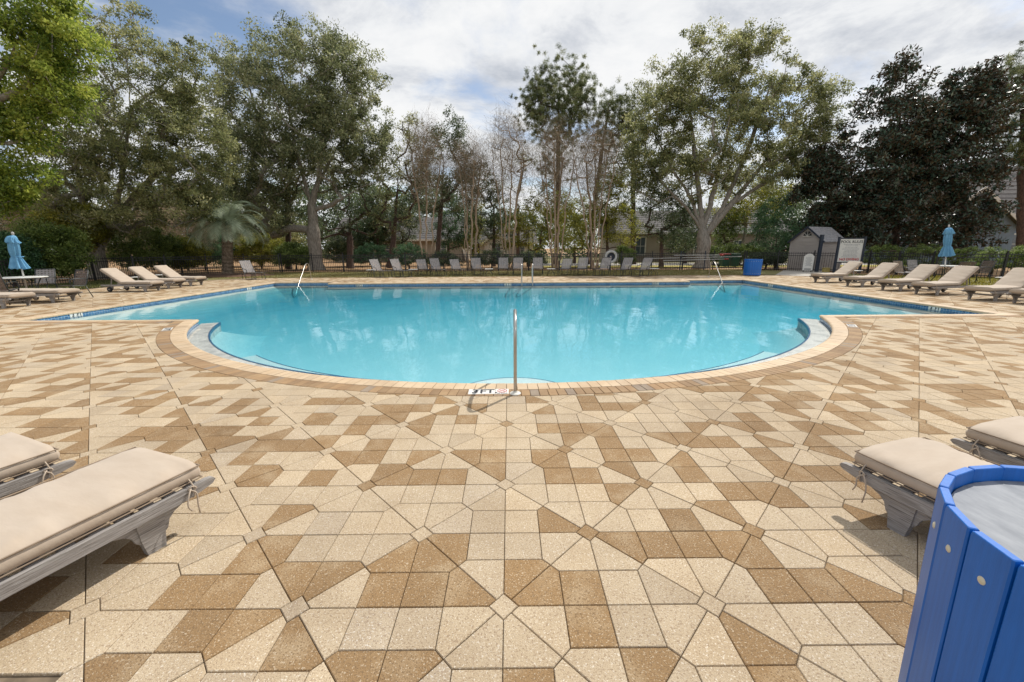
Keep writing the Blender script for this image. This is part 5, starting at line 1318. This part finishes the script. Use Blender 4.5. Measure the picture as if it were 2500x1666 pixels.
simple('evergreen_tree', 'olive green evergreen behind the fifth crape myrtle, past the tall pine', 1395, 37, .14, [(1400, 470, 55, 55, .8), (1430, 520, 50, 50, .8), (1370, 520, 45, 50, .8), (1400, 410, 35, 35, .8)], L_olive, 260, 58, .5, .14, 55, shell=.35)
simple('evergreen_tree', 'dark multi stemmed evergreen before the stone based house', 1520, 34.5, .16, [(1520, 490, 62, 60, .8), (1560, 540, 50, 45, .8), (1490, 440, 45, 40, .8), (1560, 470, 45, 50, .8)], L_dark, 300, 62, .5, .13, 56, shell=.35)
simple('evergreen_tree', 'dark shrubby tree leaning between the second and third crape myrtles', 1135, 37, .14, [(1120, 480, 48, 60, .8), (1150, 530, 40, 45, .8), (1110, 420, 35, 40, .8)], L_dark, 200, 58, .5, .14, 57, shell=.35)
simple('oak_tree', 'grey green oak crown filling the gap behind the second pine', 1455, 40, .24, [(1440, 330, 60, 90, .8), (1470, 250, 45, 50, .8), (1420, 430, 50, 60, .8)], L_oak2, 240, 55, .7, .17, 58, thin=(.7, -1.2))
simple('oak_tree', 'grey twiggy oak in the distance behind the third crape myrtle', 1190, 48, .2, [(1180, 430, 60, 80, .8), (1110, 430, 50, 70, .8), (1240, 420, 50, 60, .8)], L_oak2, 200, 30, .8, .18, 59, thin=(.7, -.6))
simple('understory_tree', 'dark leafy understory tree between the leaning oak and the palm', 440, 39, .14, [(440, 520, 90, 55, .8), (400, 470, 70, 50, .8), (500, 540, 60, 40, .8)], L_dark, 300, 60, .75, .19, 63, shell=.3)
simple('understory_tree', 'dark leafy understory tree seen above the leaning umbrella', 40, 31, .14, [(40, 520, 90, 60, .8), (-20, 470, 70, 60, .8), (120, 470, 60, 45, .8)], L_dark, 300, 60, .6, .16, 64, shell=.3)
simple('understory_tree', 'dark leafy understory tree in the gap right of the palm', 600, 43, .14, [(600, 530, 80, 50, .8), (560, 480, 60, 40, .8), (650, 540, 60, 40, .8)], L_oak, 260, 60, .8, .2, 65, shell=.3)
simple('evergreen_tree', 'tall dark evergreen before the beige house, next to the second dark trunk', 925, 43, .14, [(920, 530, 42, 50, .8), (935, 480, 32, 40, .8)], L_dark, 160, 60, .6, .16, 76, shell=.3)
simple('evergreen_tree', 'dark green tree screening the beige house roof', 868, 41, .14, [(870, 520, 48, 50, .8), (850, 470, 40, 45, .8)], L_dark, 170, 60, .6, .16, 66, shell=.3)
simple('evergreen_tree', 'green tree screening the beige house between the first two crape myrtles', 1030, 42, .14, [(1035, 530, 45, 45, .8), (1060, 480, 35, 40, .8)], L_holly, 160, 60, .6, .16, 67, shell=.3)
simple('evergreen_tree', 'olive tree in front of the white porch house', 1100, 43, .12, [(1085, 545, 28, 40, .8), (1095, 500, 25, 35, .8)], L_olive, 110, 60, .55, .15, 68, shell=.3)
simple('evergreen_tree', 'yellow green tree behind the tall pine trunk', 1320, 43, .14, [(1325, 540, 50, 42, .8), (1340, 490, 40, 40, .8), (1290, 480, 35, 35, .8)], L_olive, 200, 60, .6, .16, 69, shell=.3)
simple('evergreen_tree', 'green tree screening the stone based house beside the spreading oak', 1575, 42, .14, [(1580, 520, 45, 45, .8), (1560, 560, 35, 25, .8)], L_dark, 170, 60, .6, .16, 70, shell=.3)
simple('evergreen_tree', 'green tree in front of the brick house roof', 1665, 42, .14, [(1668, 535, 32, 40, .8), (1690, 500, 30, 30, .8)], L_hedge, 130, 60, .6, .16, 71, shell=.3)
# --- pines
def pine(label, px, Y, r, crown, lean_px, nT, seed, per=64, nl=.34, tuft=.26, name='pine_tree', lowz=None, extra=()):
    g = np.random.default_rng(seed); p = A(px, 605, Y); b = np.array((p.x, Y, -.06)); t = thing(name, label, 'tree', b)
    sk = Skel(b); ty = min(c_[1]-c_[3] for c_ in crown)
    sk.limb([b, np.array(A(px+lean_px*.3, 480, Y)), np.array(A(px+lean_px*.7, 330, Y)), np.array(A(px+lean_px, ty+25, Y))], g, .03)
    T = blob_pts(g, list(crown)+list(extra), nT, Y, .35); sk.reach(T, g, up=-.12, wob=.05, minz=4)
    m = sk.mesh('trunk', m_pineb, r, .010, .56); m.transform(Matrix.Translation(-Vector(b))); ob('trunk', m, t)
    T = np.concatenate([T]+[T+g.normal(size=T.shape)*.62 for _ in range(4)])
    cm = leaf_mesh('crown', T, g, per, tuft, nl, L_needle, flat=.9, up=.1, aspect=.075, jit=.3); cm.transform(Matrix.Translation(-Vector(b))); ob('crown', cm, t)
pine('tall pine with open rounded needle crown rising above the bare trees', 1278, 41, .22, [(1285, 200, 65, 45, .9), (1240, 235, 42, 42, .9), (1330, 240, 40, 48, .9), (1212, 238, 18, 20, .9), (1285, 265, 82, 55, .9, 0, .8)], 8, 210, 60, extra=[(1270, 400, 60, 60, .8, 0, .15)])
pine('second leaning pine with sparser needles beside the spreading oak', 1350, 40, .18, [(1415, 245, 34, 28, .9), (1400, 290, 40, 36, .9), (1440, 310, 38, 45, .9)], 50, 75, 61, per=52)
pine('pine reaching in above the blue grey house', 2345, 31, .26, [(2345, 190, 60, 45, .9), (2370, 270, 70, 50, .9), (2330, 340, 45, 40, .9), (2400, 180, 50, 50, .9)], 10, 130, 62, per=60)
# --- bare crape myrtles
def myrtle(label, px, Y, top, wpx, stems, seed, nT=230, tips=True):
    g = np.random.default_rng(seed); p = A(px, 612, Y); b = np.array((p.x, Y, -.06)); t = thing('crape_myrtle', label, 'tree', b, 0, 'bare crape myrtles')
    sk = Skel(b)
    for k in range(stems):
        f = (k+.5)/stems*2-1+g.uniform(-.12, .12); dy = g.uniform(-.6, .6)
        a = np.array(A(px+f*9, 600, Y))*[1, 1, 0]+[0, dy*.12, 0]; a[2] = .02
        q = [b, a, np.array(A(px+f*19, 560, Y+dy*.4)), np.array(A(px+f*wpx*.45, 480, Y+dy)), np.array(A(px+f*wpx*.75, 410, Y+dy*1.4)), np.array(A(px+f*wpx*.9, (top+400)/2, Y+dy*1.6))]
        sk.limb(q, g, .05)
    T = blob_pts(g, [(px, (top+430)/2, wpx, (430-top)/2+20, .8, 0, 1.5), (px, top+45, wpx*.75, 45, .8), (px, 430, wpx*.8, 60, .8, 0, .7)], nT, Y, .2)
    sk.reach(T, g, up=.10, wob=.05, minz=2.2, seg=.45)
    # fine twigs: short forks off every tip
    m = sk.mesh('trunk', m_myrt, .06+.013*stems, .005, .46, flare=.3); m.transform(Matrix.Translation(-Vector(b))); ob('trunk', m, t)
    n = len(T)*30; ci = np.repeat(np.arange(len(T)), 30); d = g.normal(size=(n, 3))+[0, 0, .9]; d /= np.linalg.norm(d, axis=1)[:, None]; L = g.uniform(.35, .95, n)[:, None]
    s_ = np.cross(d, g.normal(size=(n, 3))); s_ /= np.linalg.norm(s_, axis=1)[:, None]; P = T[ci]+g.normal(size=(n, 3))*.34
    v = np.stack([P-s_*.0055, P+s_*.0055, P+d*L+g.normal(size=(n, 3))*.05], 1).reshape(-1, 3)-b
    ob('twigs', raw_mesh('twigs', v, np.arange(3*n).reshape(-1, 3), m_twig), t)
myrtle('bare tan crape myrtle with two stems, closest to the beige house', 980, 30.6, 310, 50, 3, 71)
myrtle('bare crape myrtle with slender pale stems, second from the beige house', 1080, 30.6, 340, 42, 4, 72)
myrtle('bare crape myrtle with tall thin twigs before the white porch house', 1168, 30.5, 290, 55, 4, 73, 240)
myrtle('bare crape myrtle standing in front of the tall pine trunk', 1276, 30.5, 310, 58, 5, 74, 240)
myrtle('bare crape myrtle with wide spreading stems beside the life ring', 1366, 30.6, 310, 62, 5, 75, 240)
# --- palm
def palm():
    g = np.random.default_rng(80); p = gpt(524, 631); Y = 26.0; b = np.array((p.x*Y/p.y, Y, -.02)); t = thing('pindo_palm', 'feathery grey green palm with rough trunk in a mulch bed', 'palm', b)
    top = np.array(A(521, 516, Y)); mb = MB(); n = 26; pts = [b+(top-b)*k/n for k in range(n+1)]
    mb.tube([Vector(q-b) for q in pts], [float(.30-.05*k/n+(.035 if k % 2 else 0)) for k in range(n+1)], 14); tr = ob('trunk', mb.mesh('trunk', m_palmb), t)
    mb = MB(); mb.box((0, 0, .09), (.12, .035, .18), bev=.01); boot = mb.mesh('frond_base', m_palmb)
    for k in range(110):
        f = g.random(); z = .25+f*(top[2]-b[2]-.1); a = k*2.4; r = .29-.05*f
        ob('frond_base', boot, tr, (r*math.cos(a)+(top-b)[0]*f, r*math.sin(a), z), (.0, R(-24), a) if False else (R(28)*math.sin(a), -R(28)*math.cos(a)*-1, a+q90))
    for k in range(34):
        a = k*2.39996; el = R(82)-R(88)*(k/33)**.9; L = g.uniform(2.2, 2.8); N = 16; q = (top-b)+np.array([.12*math.cos(a), .12*math.sin(a), 0]); pts = [q]; e = el
        for i in range(N):
            e -= R(118 if el > 0 else 60)/N*(.25+1.5*i/N); st_ = L/N; pts.append(pts[-1]+np.array([math.cos(a)*math.cos(e), math.sin(a)*math.cos(e), math.sin(e)])*st_)
        mb = MB(); mb.tube(pts, [float(.022*(1-.85*i/N)) for i in range(N+1)], 4)
        side = np.array([-math.sin(a), math.cos(a), 0.]); V = []; Fc = []; Tt = []; tb = g.uniform(.1, .8)
        for i in range(3*N):
            f = .12+.88*i/(3*N); x = f*N; j = min(N-1, int(x)); c0 = pts[j]+(pts[j+1]-pts[j])*(x-j); tg = (pts[j+1]-pts[j]); tg = tg/np.linalg.norm(tg); nrm = np.cross(tg, side)
            ll = .62*math.sin(math.pi*min(1, f*.85+.12))**.7+.08
            for s in (-1, 1):
                d = side*s*.75+tg*.62-nrm*(-.25)*0+np.array([0, 0, .30-.55*f]); d /= np.linalg.norm(d); w0 = tg*.015
                m1 = c0+d*ll*.5+[0, 0, -.01]; m2 = c0+d*ll+np.array([0, 0, -.16*ll]); bb = len(V)
                V += [c0-w0*.6, c0+w0*.6, m1+w0, m1-w0, m2]; Fc += [(bb, bb+1, bb+2, bb+3), (bb+3, bb+2, bb+4)]; Tt += [min(1, max(0, tb+g.uniform(-.2, .25)))]*5
        mb2 = MB(); mb2.v = [tuple(x) for x in V]; mb2.f = Fc; mb2.mi = [0]*len(Fc); mb2.t = Tt
        fr = ob('frond', mb2.mesh('frond', L_palm, fix=False), t); ob('rachis', mb.mesh('rachis', L_palm, smooth=True, fix=False), fr)
palm()
pb = gpt(524, 631); bd = 26/pb.y; mb = MB(); ctr = Vector((pb.x*bd, 26, 0))
ring = [(ctr.x+3.0*math.cos(a)*(1+.12*math.sin(3*a)), ctr.y-.6+1.8*math.sin(a)*(1+.1*math.cos(2*a))) for a in [2*math.pi*k/40 for k in range(40)]]
vs = [(x, y, -.025) for x, y in ring]+[(ctr.x+(x-ctr.x)*.75, ctr.y+(y-ctr.y)*.75, .06) for x, y in ring]+[(ctr.x, ctr.y, .09)]
mb.add(vs, [(i, (i+1) % 40, 40+(i+1) % 40, 40+i) for i in range(40)]+[(40+i, 40+(i+1) % 40, 80) for i in range(40)]); struct('mulch_bed', mb.mesh('mulch_bed', m_mulch, smooth=True))
# --- shrubs, hedges, vines
def shrub(name, label, px, py, rx, ry, Y, leafm, nT, per, rc, size, seed, group=None, cat='shrub', bark=m_pineb, shell=.5, flatten=None, **kw):
    p = A(px, 605, Y)
    return tree(name, label, (p.x, Y, -.06), .05, [['b', (px, py+ry*.3)]], [(px, py, rx, ry, .7)]+(flatten or []), nT, per, rc, size, leafm, bark, seed, Y, group=group, shell=shell, cat=cat, tip=.006, **kw)
for k, (px, py, rx, ry, Y, lb) in enumerate([(2120, 590, 46, 28, 24, 'first rounded clipped boxwood from the rules sign'), (2030, 588, 42, 24, 25.5, 'low clipped boxwood half hidden behind the rules sign'), (2225, 592, 38, 22, 23, 'clipped boxwood right behind the upright umbrella'),
        (2280, 605, 46, 34, 20.5, 'clipped boxwood just past the upright umbrella'), (2340, 604, 42, 38, 19.6, 'clipped boxwood furthest along the hedge fence'), (2085, 625, 38, 26, 22.5, 'low boxwood between two reclined loungers along the hedge'), (2245, 630, 40, 24, 20.2, 'low front boxwood by the hedge side table'), (2410, 615, 45, 38, 19.2, 'boxwood beyond the furthest lounger')]):
    shrub('boxwood', lb, px, py, rx, ry, Y, L_hedge, 120, 110, .17, .055, 100+k, 'clipped boxwoods by the hedge fence', shell=.7)
for k, (px, py, rx, ry, lb) in enumerate([(1020, 600, 42, 22, 'dark hedge shrub behind the third and fourth chaises'), (1130, 598, 45, 24, 'dark hedge shrub behind the sixth chaise'), (1215, 600, 42, 22, 'dark hedge shrub behind the ladder'), (940, 590, 40, 28, 'leafy hedge shrub behind the second chaise'), (855, 588, 40, 30, 'leafy shrub behind the first chaise'), (1435, 590, 26, 26, 'clipped round shrub beside the life ring'), (1430, 615, 22, 14, 'sunny yellow green shrub below the life ring')]):
    shrub('hedge_shrub', lb, px, py, rx, ry, 30.2+.15*k, [L_dark, L_dark, L_dark, L_holly, L_holly, L_hedge, L_hedge][k], 130, 80, .24, .085, 120+k, 'shrubs along the back fence', shell=.5)
for k, (px, py, rx, ry, Y, lm, lb) in enumerate([(110, 575, 75, 70, 20.5, L_hedge, 'glossy green shrub behind the leaning blue umbrella'), (20, 590, 50, 50, 19, L_holly, 'green shrub at the outer end of the left fence'), (165, 520, 70, 60, 24, L_olive, 'yellow green shrub left of the leaning oak trunk'), (330, 575, 80, 55, 27, L_hedge, 'sunlit green shrub behind the first reclined lounger'), (415, 585, 60, 40, 29, L_olive, 'low olive shrub behind the reclined loungers'),
        (470, 575, 60, 40, 34, L_holly, 'grey green shrub beside the palm trunk'), (600, 575, 60, 35, 36, L_olive, 'olive shrub between the palm and the forking oak'), (800, 575, 55, 40, 40, L_dark, 'dark shrub behind the forking oak'), (680, 590, 50, 30, 34, L_hedge, 'leafy ground shrub at the forking oak base'), (850, 540, 40, 35, 42, L_holly, 'tall shrub before the beige house'), (1640, 590, 30, 22, 38, L_hedge, 'sunny shrub behind the spreading oak'), (1700, 588, 60, 26, 37, L_hedge, 'green shrub row past the spreading oak'), (1880, 600, 40, 40, 29, L_dark, 'dark shrub in front of the shed wall'), (1760, 605, 45, 26, 30, L_dark, 'dark shrub behind the far blue bin')]):
    shrub('wild_shrub', lb, px, py, rx, ry, Y, lm, 300, 80, .40, .12, 140+k, 'wild shrubs beyond the fences', shell=.35)
# vine tangles: dry stems and leaves hanging over the left thicket
for k, (px, py, rx, ry, Y, lb) in enumerate([(90, 500, 70, 60, 25, 'dry brown vine tangle above the shrub by the leaning umbrella'), (230, 545, 90, 65, 29, 'dry vine thicket behind the leaning oak trunk'), (430, 540, 65, 75, 33, 'pinkish dry vine thicket between the leaning oak and the palm'), (560, 570, 60, 45, 40, 'dry brown thicket seen through the palm'), (350, 510, 60, 60, 34, 'dry vine curtain in the shade of the leaning oak')]):
    shrub('vine_thicket', lb, px, py, rx, ry, Y, L_dry, 380, 70, .5, .13, 160+k, 'dry vine thickets', cat='vines', bark=m_twig, shell=.25, aspect=.16, droop=.6)
# distant wood behind everything, one leafy mass
g = np.random.default_rng(200); T = []
for px in range(-250, 2700, 26):
    for k in range(26): T.append(np.array(A(px+g.uniform(-16, 16), g.uniform(430 if px < 1050 or px > 1750 else 490, 600), g.uniform(66, 90))))
T = np.array(T); T = T[lump(T, .12, 9) > -1.2]
o = ob('distant_wood', leaf_mesh('distant_wood', T, g, 60, 2.0, .62, L_dark, jit=.3)); o['kind'] = 'stuff'; tag(o, 'dark distant line of woodland beyond the houses', 'woodland')
